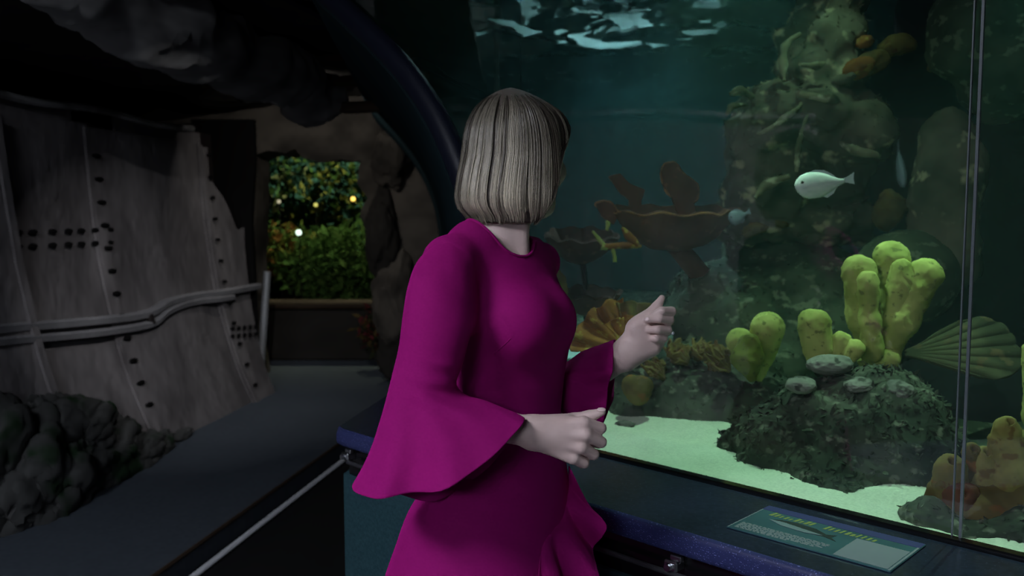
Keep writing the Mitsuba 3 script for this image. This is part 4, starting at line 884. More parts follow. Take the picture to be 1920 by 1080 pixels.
for pts, r in [([(1470, 152), (1471, 90), (1502, 62)], 9), ([(1362, 216), (1375, 200), (1402, 196)], 7), ([(1368, 176), (1392, 170), (1410, 182)], 7), ([(1496, 178), (1556, 184), (1597, 216)], 10), ([(1420, 252), (1468, 226), (1516, 180)], 6),
               ([(1494, 322), (1500, 260), (1522, 200)], 6), ([(1578, 268), (1606, 282), (1645, 290)], 9), ([(1416, 372), (1440, 345), (1480, 330)], 8), ([(1500, 120), (1530, 124), (1548, 118)], 8)]:
    add('reef_column__crust', displaced(tube(spline([at(a, b, 3.13 + 0.04 * math.sin(a)) for a, b in pts], 24), np.concatenate([np.linspace(0.5, 1, 12), np.linspace(1, 0.4, 12)]) * r * PX(3.1), 10), 0.014, 22, 3, 5), 'm_crust', 40)

# yellow tube sponges
def lobe(pts, rad, y, seed, bsdf='m_sponge', key='x', flat=0.85, **tags):
    pts = [at(p[0], p[1], y + (p[2] if len(p) > 2 else 0)) for p in pts]; rad = [r * PX(y) for r in rad]
    prims = [(cone(a, b, r0, r1), 0.02) for a, b, r0, r1 in zip(pts[:-1], pts[1:], rad[:-1], rad[1:])]
    P = np.array(pts); m = surfnet(union(prims), P.min(0) - max(rad) - 0.02, P.max(0) + max(rad) + 0.02, 0.008)
    m = displaced(displaced(tidy(m, 0.5, 4), 0.010, 18, 3, seed), 0.003, 70, 2, seed + 1)
    return add(key, m, bsdf, True, **tags)
def sponge(name, lobes, y, label, group=None):
    lab(name, label, 'sponge', group)
    for i, (pts, rad, dy, b) in enumerate(lobes): lobe(pts, rad, y + dy, 50 + i, b, name + '__lobe')
sponge('tube_sponge', [([(1638, 668), (1616, 590), (1609, 508)], [24, 27, 31], 0.03, 'm_sponge'), ([(1634, 664), (1630, 600), (1628, 530)], [20, 20, 21], -0.03, 'm_sponge'), ([(1668, 660), (1676, 570), (1672, 486)], [20, 22, 33], 0.05, 'm_sponge'),
                       ([(1668, 664), (1680, 600), (1690, 508)], [20, 22, 24], 0.0, 'm_sponge'), ([(1656, 668), (1690, 600), (1734, 516)], [24, 29, 33], 0.0, 'm_sponge'), ([(1628, 676), (1668, 668)], [20, 22], -0.02, 'm_sponge')], 2.45,
       'largest yellow sponge, a hand of five thick upright lobes on the rubble mound')
sponge('tube_sponge_001', [([(1536, 668), (1527, 612)], [26, 32], 0, 'm_sponge'), ([(1572, 668), (1578, 640)], [18, 21], -0.02, 'm_sponge'), ([(1592, 668), (1602, 652)], [14, 18], -0.04, 'm_sponge')], 2.40,
       'short yellow sponge of three lobes left of the largest sponge, behind a flat grey stone')
sponge('tube_sponge_002', [([(1424, 708), (1432, 650), (1438, 616)], [9, 24, 33], 0.02, 'm_sponge'), ([(1400, 668), (1388, 640)], [20, 25], 0.01, 'm_sponge'), ([(1408, 706), (1402, 672), (1404, 645)], [12, 28, 20], -0.05, 'm_sponge_dark')], 2.70,
       'yellow sponge with a darker front lobe, right of the raised hand')
sponge('tube_sponge_003', [([(1945, 900), (1944, 780), (1940, 655)], [20, 20, 22], 0, 'm_sponge')], 2.40, 'sliver of a yellow sponge cut off by the right edge of the photo')

# flat grey stones on the mound
def stone(px, py, y, rx, ry, rn, seed, label):
    m = displaced(trimesh.creation.icosphere(subdivisions=4, radius=1.0), 0.22, 1.6, 4, seed)
    add('flat_stone', moved(m, at(px, py, y), 0.3 * seed, (rx * PX(y), rn, ry * PX(y))), 'm_greystone', 40, label=label, category='stone')
stone(1556, 684, 2.30, 46, 20, 0.05, 1, 'flat grey stone in front of the short yellow sponge')
stone(1502, 722, 2.24, 29, 16, 0.04, 2, 'oval grey stone at the left shoulder of the rubble mound')
stone(1610, 722, 2.22, 36, 14, 0.035, 3, 'grey stone below the largest yellow sponge')
stone(1686, 732, 2.20, 38, 20, 0.035, 4, 'pale streaked stone on the right shoulder of the rubble mound')
stone(1172, 796, 2.62, 14, 8, 0.03, 5, 'small pale stone at the sand beside the near hand')

# plate corals
def dish(px, py, y, rx, rdep, hgt, seed, lobes=7, tilt=0.0, amp=0.10, th=0.012, start=0.06, curve=0.45):
    a, r = np.linspace(0, 2 * np.pi, 120, endpoint=False), np.linspace(start, 1, 26)
    rim_ = 1 + amp * np.sin(lobes * a + seed) + 0.6 * amp * np.sin((lobes * 2 - 3) * a + 2 * seed)
    G_ = np.stack([r[:, None] * rim_ * np.cos(a) * rx * PX(y), r[:, None] * rim_ * np.sin(a) * rdep, hgt * (r[:, None] ** (1 / curve) - 1) + 0 * a + 0.006 * np.sin(lobes * a * 2 + seed) * r[:, None] ** 3], -1)
    Rm = trimesh.transformations.rotation_matrix(tilt, [1, 0, 0])[:3, :3]
    G_ = G_ @ Rm.T + at(px, py, y)
    m = shell(G_, th, True); m = m if m.volume > 0 else (m.invert(), m)[1]
    return displaced(m, 0.008, 18, 3, int(seed * 10)), tube(np.vstack([G_[-1], G_[-1][:1]]), 0.0038, 6, caps=False)
m, r_ = dish(1262, 394, 3.3, 118, 0.17, 0.15, 1.3, 5, 0.10, 0.035, 0.014, 0.06, 0.38)
add('plate_coral', m, 'm_maroon', 40, label='wide maroon plate coral with a thin yellow rim and two upright fins', category='coral')
add('plate_coral__rim', displaced(r_, 0.003, 40, 2, 2), 'm_yellowrim', True, label='thin yellow rim')
def fin(key, pts, y, bsdf, rim=True, th=0.02, **tags):
    poly = sg.Polygon([tuple(at(a, b, y)[[0, 2]]) for a, b in pts]).buffer(0.006).segmentize(0.02)
    mf = m3.CrossSection([np.array(poly.exterior.coords)[:-1]], m3.FillRule.EvenOdd).extrude(th, 2).refine_to_length(0.018).to_mesh()
    v = mf.vert_properties[:, :3]; c = v.mean(0); v = np.stack([v[:, 0], y + v[:, 2] + 2.2 * (v[:, 0] - c[0]) ** 2 + 0.25 * (v[:, 1] - c[1]), v[:, 1]], 1)
    m = displaced(mesh(v, mf.tri_verts[:, ::-1]), 0.008, 14, 3, 4); k = add(key, m, bsdf, 40, **tags)
    if rim:
        q = np.array(poly.simplify(0.004).exterior.coords); q = np.stack([q[:, 0], y + th / 2 + 2.2 * (q[:, 0] - c[0]) ** 2 + 0.25 * (q[:, 1] - c[1]), q[:, 1]], 1); q = q[q[:, 2] > np.min(q[:, 2]) + 0.03]
        add('plate_coral__rim', displaced(tube(spline(q, 70), 0.0055, 6), 0.003, 40, 2, 3), 'm_yellowrim', True)
fin('plate_coral__fin', [(1246, 322), (1252, 309), (1268, 307), (1281, 327), (1304, 345), (1308, 360), (1298, 377), (1302, 402), (1272, 402), (1262, 366), (1250, 346)], 3.25, 'm_maroon')
fin('plate_coral__fin', [(1121, 384), (1134, 380), (1148, 386), (1156, 402), (1150, 418), (1130, 404)], 3.25, 'm_maroon')
fin('far_fin_coral', [(1146, 332), (1164, 328), (1180, 346), (1206, 358), (1200, 376), (1200, 420), (1186, 420), (1182, 374), (1164, 360)], 3.46, 'm_maroon', False, label='dim maroon fin of coral behind the left half of the plate coral', category='coral')
lab('branch_coral', 'small bright yellow and orange branching coral in front of the plate coral', 'coral')
yb = 3.11
for pts, rr, b in [([(1111, 433), (1123, 448), (1133, 460)], [2.5, 3.5, 5], 'm_sponge'), ([(1128, 463), (1150, 461), (1180, 460), (1203, 462)], [6, 6, 7, 3], 'm_orange'), ([(1148, 462), (1152, 478), (1153, 491)], [3, 3.5, 4], 'm_sponge'),
                   ([(1166, 426), (1176, 440), (1188, 452), (1198, 464)], [2, 8, 8, 5], 'm_orange'), ([(1138, 432), (1140, 420), (1137, 414)], [3, 4, 2], 'm_sponge'), ([(1128, 462), (1140, 465)], [7, 5], 'm_sponge')]:
    P_ = spline([at(a, b_, yb) for a, b_ in pts], 14); rr = np.interp(np.linspace(0, 1, 14), np.linspace(0, 1, len(rr)), rr) * PX(yb)
    add('branch_coral__branch', displaced(tube(P_, rr, 10), 0.003, 50, 2, 6), b, True)
# dim round plate behind the woman's chest and the far brown one beside it
m, r_ = dish(1090, 440, 3.7, 70, 0.14, 0.12, 2.2, 5, 0.2, 0.05); add('round_plate_coral', m, 'm_maroon', 40, label='dim rounded plate coral left of the maroon plate coral', category='coral')
fin('ear_coral', [(1030, 512), (1046, 508), (1058, 522), (1060, 548), (1050, 560), (1034, 560)], 3.1, 'm_ochre', False, label='small brown ear of coral beside the magenta dress, below the plate coral', category='coral')
m, r_ = dish(1105, 548, 3.6, 60, 0.14, 0.10, 0.7, 5, 0.1, 0.05); add('dark_plate_coral', m, 'm_maroon', 40, label='dark plate coral below the small brown ear of coral', category='coral')

def fan(px, py, y, R, a0, a1, seed, ridges, amp, squash=1.0, lean=0.3, yawf=0.0, th=0.006, scallop=0.05, rnd=0.0):
    a, r = np.linspace(math.radians(a0), math.radians(a1), 150), np.linspace(0.05, 1, 40)
    rag = 1 + scallop * meshkit.noise(np.stack([a * 6, a * 0, a * 0 + seed], -1)) - scallop / 2 + scallop * 0.7 * np.sin(a * ridges)
    rag = rag * (1 - rnd * np.abs(np.linspace(-1, 1, len(a))) ** 3.2)
    x, z = r[:, None] * rag * np.cos(a) * R * PX(y), r[:, None] * rag * np.sin(a) * R * PX(y) * squash
    d = lean * z + amp * np.sin(a * ridges + seed + 2 * meshkit.noise(np.stack([r[:, None] * 3 + 0 * a, a[None] * 4 + 0 * r[:, None], 0 * x], -1))) * r[:, None] ** 0.8
    G_ = np.stack([x * math.cos(yawf) - d * math.sin(yawf), x * math.sin(yawf) + d * math.cos(yawf), z], -1) + at(px, py, y)
    m = shell(G_, th); m = m if m.volume > 0 else (m.invert(), m)[1]
    return m
lab('fan_coral', 'fluted orange and yellow fan coral between the dress and the raised hand', 'coral')
for i, (a0, a1, R, sd, dy, b) in enumerate([(96, 178, 112, 1, 0.0, 'm_orange'), (34, 104, 104, 2, -0.03, 'm_brownfan'), (60, 130, 74, 3, -0.07, 'm_orange')]):
    add('fan_coral__frond', displaced(fan(1182, 662, 2.9 + dy, R, a0, a1, sd, 17, 0.016, 0.92, 0.25), 0.004, 30, 3, i), b, True)
rough('m_dimfan', (0.03, 0.034, 0.018), (0.06, 0.062, 0.032), (0.08, 0.06, 0.03), 9, 30, 0.6)
fan_m = fan(1688, 664, 2.55, 226, -17, 24, 4, 60, 0.004, 1.0, 0.8, 0.0, 0.008, 0.01, 0.38)
add('round_fan_coral', fan_m, 'm_dimfan', True, label='large round brownish fan right of the tall yellow sponges, behind the window joint', category='coral')
# small frilly corals along the low rock
for i, (px, py, y, R, lb) in enumerate([(1275, 660, 2.88, 34, 'small ochre frilly coral just under the raised hand'), (1318, 655, 2.86, 30, 'small ochre frilly coral second from the raised hand along the low rock'),
                                        (1350, 668, 2.80, 42, 'largest ochre frilly coral left of the yellow sponge with the darker front'), (1232, 690, 2.86, 30, 'small dull ochre coral below the wrist of the raised hand')]):
    key = 'frilly_coral' if i == 0 else f'frilly_coral_{i:03d}'; lab(key, lb, 'coral')
    for j in range(4):
        add(key + '__frond', displaced(fan(px + (j - 1.5) * R * 0.28, py + R * 0.7, y - 0.03 * j, R * (1.25 - 0.12 * j), 25 + 18 * j, 115 + 18 * j, 5 * i + j, 14, 0.012, 1.0, 0.3, 0.4 * (j - 1.5), 0.005, 0.16), 0.006, 26, 3, j), 'm_ochre' if (i + j) % 3 else 'm_brownfan', True)
rock('olive_coral', [(1196, 735, 2.70, 26, 26, 0.05), (1182, 722, 2.72, 16, 18, 0.04), (1208, 720, 2.70, 15, 14, 0.03)], 'm_brownfan', 0.007, 0.010, 22, 41, 0.02, label='olive rounded coral beside the cuff of the far sleeve', category='coral')
rock('yellow_crust_coral', [(1420, 428, 3.35, 24, 12, 0.06), (1455, 416, 3.35, 26, 11, 0.06), (1402, 436, 3.35, 12, 9, 0.05)], 'm_ochre', 0.01, 0.02, 20, 43, 0.02, label='dull yellow crust coral right of the maroon plate coral', category='coral')
for i, (px, py, rx, ry, b, lb) in enumerate([(1680, 84, 24, 20, 'm_ochre', 'ochre branching coral at the top of the dark cave'), (1640, 112, 22, 22, 'm_ochre', 'ochre coral left of the top of the dark cave'), (1608, 128, 16, 14, 'm_orange', 'small orange coral hanging at the left of the dark cave'),
                                             (1622, 78, 12, 11, 'm_orange', 'small orange coral above the left of the dark cave'), (1768, 108, 24, 24, 'm_ochre', 'yellow crust coral at the right shoulder of the dark cave'), (1585, 148, 16, 9, 'm_reef', 'pale crust coral lowest at the left of the dark cave'),
                                             (1668, 392, 24, 32, 'm_ochre', 'brown lumpy coral below the dark cave')]):
    rock('crust_coral', [(px, py, 3.15, rx, ry, 0.05), (px - rx * 0.7, py + ry * 0.5, 3.15, rx * 0.6, ry * 0.6, 0.04), (px + rx * 0.7, py - ry * 0.3, 3.15, rx * 0.5, ry * 0.5, 0.04)], b, 0.01, 0.032, 16, 60 + i, 0.02, label=lb, category='coral')

# the coral of brown tubes in the lower right corner
cr_, crm = rock('corner_rock', [(1830, 1006, 1.79, 120, 40, 0.09), (1738, 985, 1.83, 54, 52, 0.07), (1930, 1005, 1.76, 80, 60, 0.10), (1860, 1022, 1.74, 90, 36, 0.05), (1895, 1030, 1.72, 70, 44, 0.05)], 'm_rubble', 0.010, 0.018, 18, 71, 0.03, label='grey rock in the lower right corner carrying the brown tube coral', category='rock')
add('corner_rock__flake', chips(crm, 500, 12, 0.016), 'm_rubble', 40, label='pale tufts on the corner rock', kind='stuff')
lab('tube_coral', 'brown and yellow coral of fat open tubes in the lower right corner', 'coral')
bounds([(1835, 955, 1.83, 62, 48, 0.07), (1790, 950, 1.84, 40, 50, 0.06), (1900, 940, 1.83, 44, 60, 0.07)]); add('tube_coral__base', blob([E(*q, 0.03) for q in [(1835, 955, 1.83, 62, 48, 0.07), (1790, 950, 1.84, 40, 50, 0.06), (1900, 940, 1.83, 44, 60, 0.07)]], 0.007, 0.008, 26, 4, 3), 'm_brownfan', True)
for i, (x0, y0, x1, y1, r0, r1, b) in enumerate([(1790, 960, 1780, 880, 40, 30, 'm_brownfan'), (1840, 950, 1842, 862, 34, 27, 'm_ochre_pale'), (1900, 940, 1888, 806, 42, 26, 'm_ochre_pale'), (1770, 960, 1772, 905, 30, 15, 'm_ochre'), (1860, 985, 1868, 925, 36, 20, 'm_brownfan'),
                                                 (1850, 1010, 1848, 952, 36, 24, 'm_brownfan'), (1920, 1000, 1912, 945, 34, 22, 'm_brownfan'), (1910, 900, 1925, 830, 30, 24, 'm_ochre_pale'), (1800, 990, 1800, 935, 44, 34, 'm_maroon'), (1865, 880, 1868, 830, 26, 16, 'm_ochre'), (1735, 950, 1768, 885, 14, 11, 'm_ochre'), (1900, 1010, 1890, 975, 34, 22, 'm_brownfan'), (1812, 1000, 1816, 965, 30, 20, 'm_ochre'), (1830, 900, 1822, 850, 30, 18, 'm_brownfan')]):
    y = 1.83 + 0.02 * math.sin(i * 2.1); a, b_ = at(x0, y0, y + 0.02), at(x1, y1, y); r0, r1 = r0 * PX(y), r1 * PX(y); ro = 8.5 * PX(y)
    d = (b_ - a) / np.linalg.norm(b_ - a); tip = b_ + d * r1 * 0.55 + np.array([0, -0.35, 0]) * r1
    ff = union([(cone(a, b_, r0, r1), 0), (cone(b_, tip, r1 * 0.8, ro * 1.5), 0.012)])
    hol = cone(tip - d * 0.02, tip + d * 0.06 + np.array([0, -0.02, 0]), ro * 0.75, ro)
    P_ = np.array([a, b_, tip]); m = surfnet(lambda p: np.maximum(ff(p), -hol(p)), P_.min(0) - r0 - 0.03, P_.max(0) + r0 + 0.03, 0.0055)
    k = add('tube_coral__tube', displaced(displaced(tidy(m, 0.45, 4), 0.008, 24, 3, 80 + i), 0.003, 80, 2, i), b, True)

# ---- fish
mat('m_fish', proc(lambda p, n, uv: mix((0.55, 0.66, 0.60), (0.80, 0.86, 0.80), fbm(p.x * 60, p.y * 60, p.z * 90, 2))), 0.35, 0.5)
mat('m_fishblue', (0.17, 0.23, 0.26), 0.45, 0.4); mat('m_fin', (0.58, 0.70, 0.66), 0.4, 0.4)
def fish(name, head_, tail, y, hgt, thick, label, bsdf='m_fish', ytail=0.0):
    """Body lofted from the snout to the root of the tail, with tail fin, dorsal and belly fins, eye."""
    a, b = at(*head_, y), at(*tail, y + ytail); ax = b - a; L = np.linalg.norm(ax); ax /= L; up = np.array([0, 0, 1.0]) - ax * ax[2]; up /= np.linalg.norm(up); sd = np.cross(ax, up)
    s = np.array([0, 0.02, 0.06, 0.14, 0.26, 0.40, 0.54, 0.66, 0.76, 0.83]); h = np.array([0.06, 0.32, 0.58, 0.86, 1.0, 0.96, 0.76, 0.48, 0.26, 0.17]); c = np.array([0.10, 0.10, 0.06, 0.02, 0, 0, 0.02, 0.06, 0.12, 0.16])
    ss = np.linspace(0, 0.83, 40); h, c = PchipInterpolator(s, h)(ss) * hgt / 2, PchipInterpolator(s, c)(ss) * hgt / 2; th = np.arange(28) * 2 * np.pi / 28
    G_ = a + ax * (ss * L)[:, None, None] + up * (c[:, None] + h[:, None] * np.sin(th))[..., None] + sd * ((h / (hgt / 2)) ** 0.8 * thick / 2)[:, None, None] * np.cos(th)[None, :, None]
    m = grid_mesh(G_, True); m = mesh(np.vstack([m.vertices, G_[0].mean(0), G_[-1].mean(0)]), np.vstack([m.faces, [[(j + 1) % 28, j, 1120] for j in range(28)], [[1092 + j, 1092 + (j + 1) % 28, 1121] for j in range(28)]]))
    if m.volume < 0: m.invert()
    add(name, m, bsdf, True, label=label, category='fish')
    def finp(pts, k):
        P2 = [a + ax * (p * L) + up * (q * hgt / 2) for p, q in pts]; n = len(P2); V = np.vstack([np.array(P2) + sd * 0.0015, np.array(P2) - sd * 0.0015]); pv_, pf_ = trimesh.creation.triangulate_polygon(sg.Polygon([(p, q) for p, q in pts]), engine='earcut')
        V = np.vstack([a + ax * (p * L) + up * (q * hgt / 2) + sd * e for e in (0.0015, -0.0015) for p, q in pv_]); N_ = len(pv_); F = np.vstack([pf_, pf_[:, ::-1] + N_, [[i, (i + 1) % N_, (i + 1) % N_ + N_] for i in range(N_)], [[i, (i + 1) % N_ + N_, i + N_] for i in range(N_)]])
        add(name + '__' + k, mesh(V, F), 'm_fin' if bsdf == 'm_fish' else bsdf)
    finp([(0.81, 0.10), (0.81, 0.34), (0.90, 0.48), (1.0, 0.78), (0.985, 0.3), (1.0, -0.12), (0.90, 0.0)], 'tail_fin')
    finp([(0.22, 0.93), (0.34, 1.14), (0.5, 1.08), (0.64, 0.72), (0.70, 0.46), (0.5, 0.7), (0.3, 0.9)], 'dorsal_fin')
    finp([(0.44, -0.86), (0.54, -1.0), (0.64, -0.72), (0.70, -0.30), (0.56, -0.6)], 'belly_fin')
    for e in (1, -1):
        k = add(name + '__eye', moved(trimesh.creation.icosphere(subdivisions=2, radius=0.055 * hgt), a + ax * L * 0.11 + up * hgt * 0.14 + sd * e * thick * 0.36), 'm_hole', True)
fish('white_fish', (1490, 350), (1602, 342), 2.75, 0.082, 0.034, 'pale white fish swimming to the left in front of the reef column')
fish('blue_fish', (1366, 412), (1408, 400), 3.15, 0.052, 0.024, 'small dim blue-grey fish at the right end of the maroon plate coral', 'm_fishblue')
fish('silver_fish', (1694, 352), (1682, 268), 3.05, 0.05, 0.03, 'slim silver fish hanging head down in the dark cave', 'm_fishblue', 0.1)

# stems that carry the plate corals
for key, q0, q1 in [('plate_coral', (1268, 462, 3.3), (1345, 560, 3.45)), ('round_plate_coral', (1092, 490, 3.7), (1100, 640, 3.75)), ('dark_plate_coral', (1106, 590, 3.6), (1110, 680, 3.6)), ('ear_coral', (1044, 555, 3.1), (1050, 735, 3.1))]:
    a, b = at(*q0), at(*q1); P_ = spline([a, (a + b) / 2 + [0.01, 0.02, 0], b], 14)
    add(key + '__stem', displaced(tube(P_, np.linspace(0.010, 0.016, 14) if key != 'plate_coral' else np.linspace(0.035, 0.05, 14), 10), 0.004, 30, 3, 9), 'm_maroon' if key == 'plate_coral' else 'm_cave', 40)
# ------------------------------------------------------------------ garden behind the opening, rocks along the hull
def ground_rock(): pass
lab('rock_bank', 'heap of mossy grey rocks along the foot of the ship hull', 'rocks')
bank = [(110, 835, 0.02, 0.22, 0.34, 0.22), (40, 915, 0.0, 0.24, 0.3, 0.30), (185, 850, 0.0, 0.17, 0.28, 0.17), (240, 862, 0.0, 0.13, 0.24, 0.13), (-50, 905, -0.08, 0.26, 0.34, 0.36), (95, 915, 0.02, 0.16, 0.22, 0.16), (160, 905, 0.0, 0.13, 0.2, 0.12), (282, 846, 0.0, 0.08, 0.16, 0.08),
        (20, 965, 0.0, 0.13, 0.17, 0.11), (330, 822, 0.0, 0.05, 0.1, 0.04), (215, 885, 0.0, 0.10, 0.17, 0.09), (62, 835, -0.04, 0.16, 0.24, 0.22), (150, 812, -0.06, 0.12, 0.22, 0.16)]
for i, (px, py, off, rx, ry, rz_) in enumerate(bank):
    y, z = hp(px, min(py, 980)); z = max(z, 0.12); p = hull(y, z, 0.06 + off)
    m = displaced(trimesh.creation.icosphere(subdivisions=4, radius=1.0), 0.62, 1.7, 5, 100 + i, False); m = displaced(m, 0.13, 4.5, 5, 130 + i, True)
    v = np.array(m.vertices); q = v * [rx * 0.8, ry, rz_]; q = q + p; q[:, 2] = np.maximum(q[:, 2], 0.085)
    add('rock_bank__boulder', mesh(q, m.faces), 'm_mossrock', 50)

rough('m_bark', (0.03, 0.02, 0.012), (0.07, 0.05, 0.03), (0.05, 0.04, 0.03), 8, 30, 0.6)
def leafmat(name, a, b):
    scene[name] = {'type': 'principledthin', 'base_color': VC, 'roughness': 0.5, 'diff_trans': 0.6, 'spec_trans': 0.0, 'eta': 1.4}
leafmat('m_leaf', 0, 0)
def foliage(key, c, r, n, size, cols, seed, shape=None):
    rng = np.random.default_rng(seed); d = rng.normal(0, 1, (n, 3)); d /= np.linalg.norm(d, axis=1, keepdims=True)
    rr = rng.random(n) ** 0.45; clump = 0.75 + 0.5 * meshkit.noise(d * 2.4 + seed)
    p = np.array(c) + d * (rr * clump)[:, None] * np.array(r)
    u = rng.normal(0, 1, (n, 3)) + [0, 0, -0.3]; u /= np.linalg.norm(u, axis=1, keepdims=True); w = np.cross(u, rng.normal(0, 1, (n, 3))); w /= np.linalg.norm(w, axis=1, keepdims=True); L = size * rng.uniform(0.6, 1.4, n)
    k = np.cross(u, w)
    V = np.stack([p, p + u * (0.45 * L)[:, None] + w * (0.24 * L)[:, None] + k * (0.05 * L)[:, None], p + u * L[:, None], p + u * (0.45 * L)[:, None] - w * (0.24 * L)[:, None] + k * (0.05 * L)[:, None]], 1).reshape(-1, 3)
    i = np.arange(n)[:, None] * 4; F = np.vstack([i + [0, 1, 2], i + [0, 2, 3]])
    cc = np.array(cols)[rng.integers(0, len(cols), n)] * rng.uniform(0.7, 1.25, (n, 1))
    m = mesh(V, F); add(key, m, 'm_leaf', color=np.repeat(np.clip(cc, 0, 1), 4, 0), kind='stuff')
GREEN, TEAL, YEL, AUT = (0.10, 0.20, 0.05), (0.045, 0.12, 0.10), (0.26, 0.26, 0.06), (0.34, 0.16, 0.05)
plants = [('leafy_bush', 635, 505, 9.2, (0.62, 0.4, 0.45), 2600, 0.10, [GREEN, GREEN, (0.14, 0.24, 0.06)], 'bushy green shrub low at the right of the ragged opening'),
          ('low_shrub', 545, 470, 9.6, (0.42, 0.4, 0.30), 1300, 0.10, [GREEN, YEL, AUT, (0.14, 0.2, 0.04)], 'low yellow-green shrub with rusty leaves at the left of the ragged opening'),
          ('dark_tree', 640, 360, 10.6, (0.6, 0.5, 0.6), 2400, 0.12, [TEAL, TEAL, GREEN, YEL], 'dark blue-green tree high at the right of the ragged opening'),
          ('dark_tree_001', 525, 345, 10.8, (0.65, 0.5, 0.7), 2400, 0.12, [TEAL, GREEN, TEAL, (0.2, 0.22, 0.1)], 'dark tree with pale specks high at the left of the ragged opening'),
          ('tall_tree', 590, 420, 11.8, (1.2, 0.5, 1.3), 3600, 0.14, [TEAL, GREEN, TEAL], 'broad dark tree filling the background behind the ragged opening'),
          ('side_shrub', 700, 470, 9.9, (0.3, 0.4, 0.5), 900, 0.11, [GREEN, TEAL], 'dark shrub behind the right edge of the ragged opening')]
for key, px, py, y, r, n, sz, cols, lb in plants:
    c = at(px, py, y); lab(key, lb, 'tree' if 'tree' in key else 'shrub'); foliage(key + '__foliage', c, r, n, sz, cols, len(key) + int(px))
    add(key + '__trunk', displaced(tube(spline([[c[0], c[1], 0.09], [c[0] + 0.05, c[1], c[2] * 0.4], [c[0] - 0.03, c[1], c[2]]], 16), np.linspace(0.07, 0.025, 16), 10), 0.01, 9, 3, 3), 'm_bark', True)
# planter wall in front of the garden
add('planter_wall', box(at(470, 600, 8.5) * [1, 0, 0] + [-0.4, 8.35, 0.101], at(760, 600, 8.5) * [1, 0, 0] + [0.05, 8.6, 0.60], 0.02), 'm_darkrock', label='low dark planter wall in front of the garden', category='planter wall')
add('planter_wall__ledge', box(at(470, 600, 8.5) * [1, 0, 0] + [-0.42, 8.30, 0.60], at(760, 600, 8.5) * [1, 0, 0] + [0.06, 8.66, 0.66], 0.015), 'm_timber', label='brown ledge')
lab('red_flower_bush', 'dim bush with dark red flowers at the right foot of the ragged opening', 'shrub')
foliage('red_flower_bush__foliage', at(712, 615, 7.9), (0.2, 0.15, 0.22), 420, 0.07, [(0.20, 0.04, 0.05), (0.05, 0.06, 0.03), (0.14, 0.10, 0.04)], 77)
add('red_flower_bush__trunk', tube([at(715, 690, 7.9) * [1, 1, 0] + [0, 0, 0.1], at(712, 615, 7.9)], 0.02, 8), 'm_bark', True)
# small lights among the leaves
bulb = trimesh.creation.icosphere(subdivisions=2, radius=1.0)
for px, py, y, r, rgb, lb in [(480, 313, 8.8, 0.022, (0.15, 0.9, 2.2), 'small blue light at the upper left of the ragged opening'), (662, 373, 9.0, 0.024, (2.2, 1.4, 0.25), 'small amber light in the dark tree'), (560, 436, 8.9, 0.03, (1.3, 1.7, 1.4), 'small white light above the low shrub'),
                              (592, 384, 9.5, 0.022, (0.7, 0.65, 0.15), 'small dim yellow light between the two dark trees'), (523, 378, 9.4, 0.020, (0.5, 0.45, 0.3), 'small dim light in the left dark tree')]:
    key = 'garden_lamp'; n = 1
    while key in scene: key = f'garden_lamp_{n:03d}'; n += 1
    scene[key] = {**mikit.ply(moved(bulb, at(px, py, y), 0, r), 'm_metal', False), 'emitter': {'type': 'area', 'radiance': C(rgb), 'sampling_weight': 0.05}}; lab(key, lb, 'lamp')
    q = at(px, py, y); add(key + '__stake', tube([[q[0] + 0.02, q[1] + r, 0.09], [q[0], q[1] + r * 0.6, q[2]]], 0.006, 6), 'm_rust')
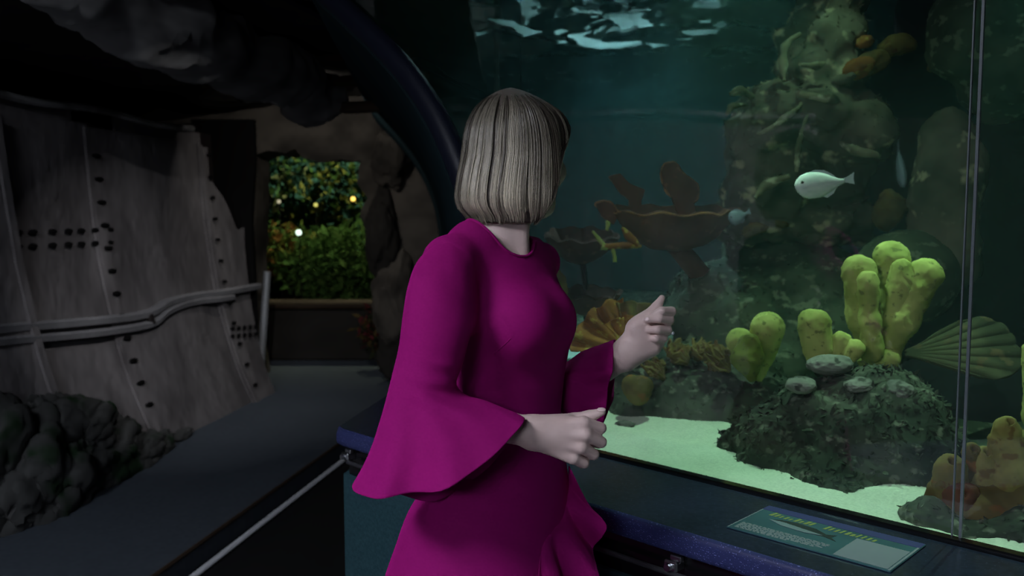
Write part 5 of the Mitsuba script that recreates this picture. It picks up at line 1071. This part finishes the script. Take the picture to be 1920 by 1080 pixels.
# ------------------------------------------------------------------ ceiling lamp of the visitor side, and an added fill lamp
disc = lathe([(0.0001, 0.0), (0.45, 0.0), (0.45, 0.012), (0.0001, 0.012)], 32)
scene['ceiling_lamp'] = {**mikit.ply(moved(disc, KEY_LAMP), 'm_metal', False), 'emitter': {'type': 'area', 'radiance': C(LAMP_KEY), 'sampling_weight': 1.6}}
lab('ceiling_lamp', 'round white ceiling lamp left of and behind the viewer', 'lamp')
scene['ceiling_lamp_001'] = {**mikit.ply(moved(disc, FILL_LAMP), 'm_metal', False), 'emitter': {'type': 'area', 'radiance': C(LAMP_FILL), 'sampling_weight': 0.8}}
lab('ceiling_lamp_001', 'added unseen round fill lamp hanging behind the viewer', 'lamp')
add('ceiling_lamp_001__rod', tube([FILL_LAMP + [0, 0, 0.012], [FILL_LAMP[0], FILL_LAMP[1], 3.0]], 0.012, 8), 'm_metal')
# housings for the added corridor spots and the garden spot (the light leaves just below their rims)
can = lathe([(0.0001, 0.0), (0.045, 0.0), (0.045, 0.09), (0.0001, 0.09)], 20)
for k_, p_ in enumerate([ADDED_CORRIDOR_LAMP, ADDED_CORRIDOR_LAMP_2, GARDEN_LAMP]):
    add('spotlight', cat(moved(can, np.array(p_) + [0, 0, 0.02]), tube([np.array(p_) + [0, 0, 0.1], np.array(p_) + [0, 0, [0.23, 0.22, 0.25][k_]]], 0.012, 8)), 'm_rust', 40, label=['added unseen spotlight for the hull at the corridor entrance', 'added unseen spotlight for the far wall, hidden behind the rock rib', 'black spotlight over the planted garden'][k_], category='lamp')

for prefix, group in [('tube_sponge', 'yellow tube sponges'), ('flat_stone', 'grey stones at the rubble mound and sand'), ('crust_coral', 'crust corals around the dark cave'), ('frilly_coral', 'frilly corals along the low rock'), ('garden_lamp', 'small lights in the garden'), ('dark_tree', 'dark trees in the garden')]:
    for k_ in labels:
        if '__' not in k_ and (k_ == prefix or (k_.startswith(prefix + '_') and k_[len(prefix) + 1:].isdigit())): labels[k_]['group'] = group
for k_, (p_, n_) in enumerate(zip([q[0] for q in ADDED_TANK_LAMPS], ['over the sand behind the hands', 'over the yellow sponges', 'under the surface glints', 'in front of the reef column'])):
    add('added_tank_spot', cat(moved(can, np.array(p_) + [0, 0, 0.03], 0, 0.7), tube([np.array(p_) + [0, 0, 0.085], np.array([p_[0], p_[1], 3.62])], 0.01, 8)), 'm_rust', 40, label=f'added unseen spot lamp under the water {n_}', category='lamp')  # housings for the added submerged spots
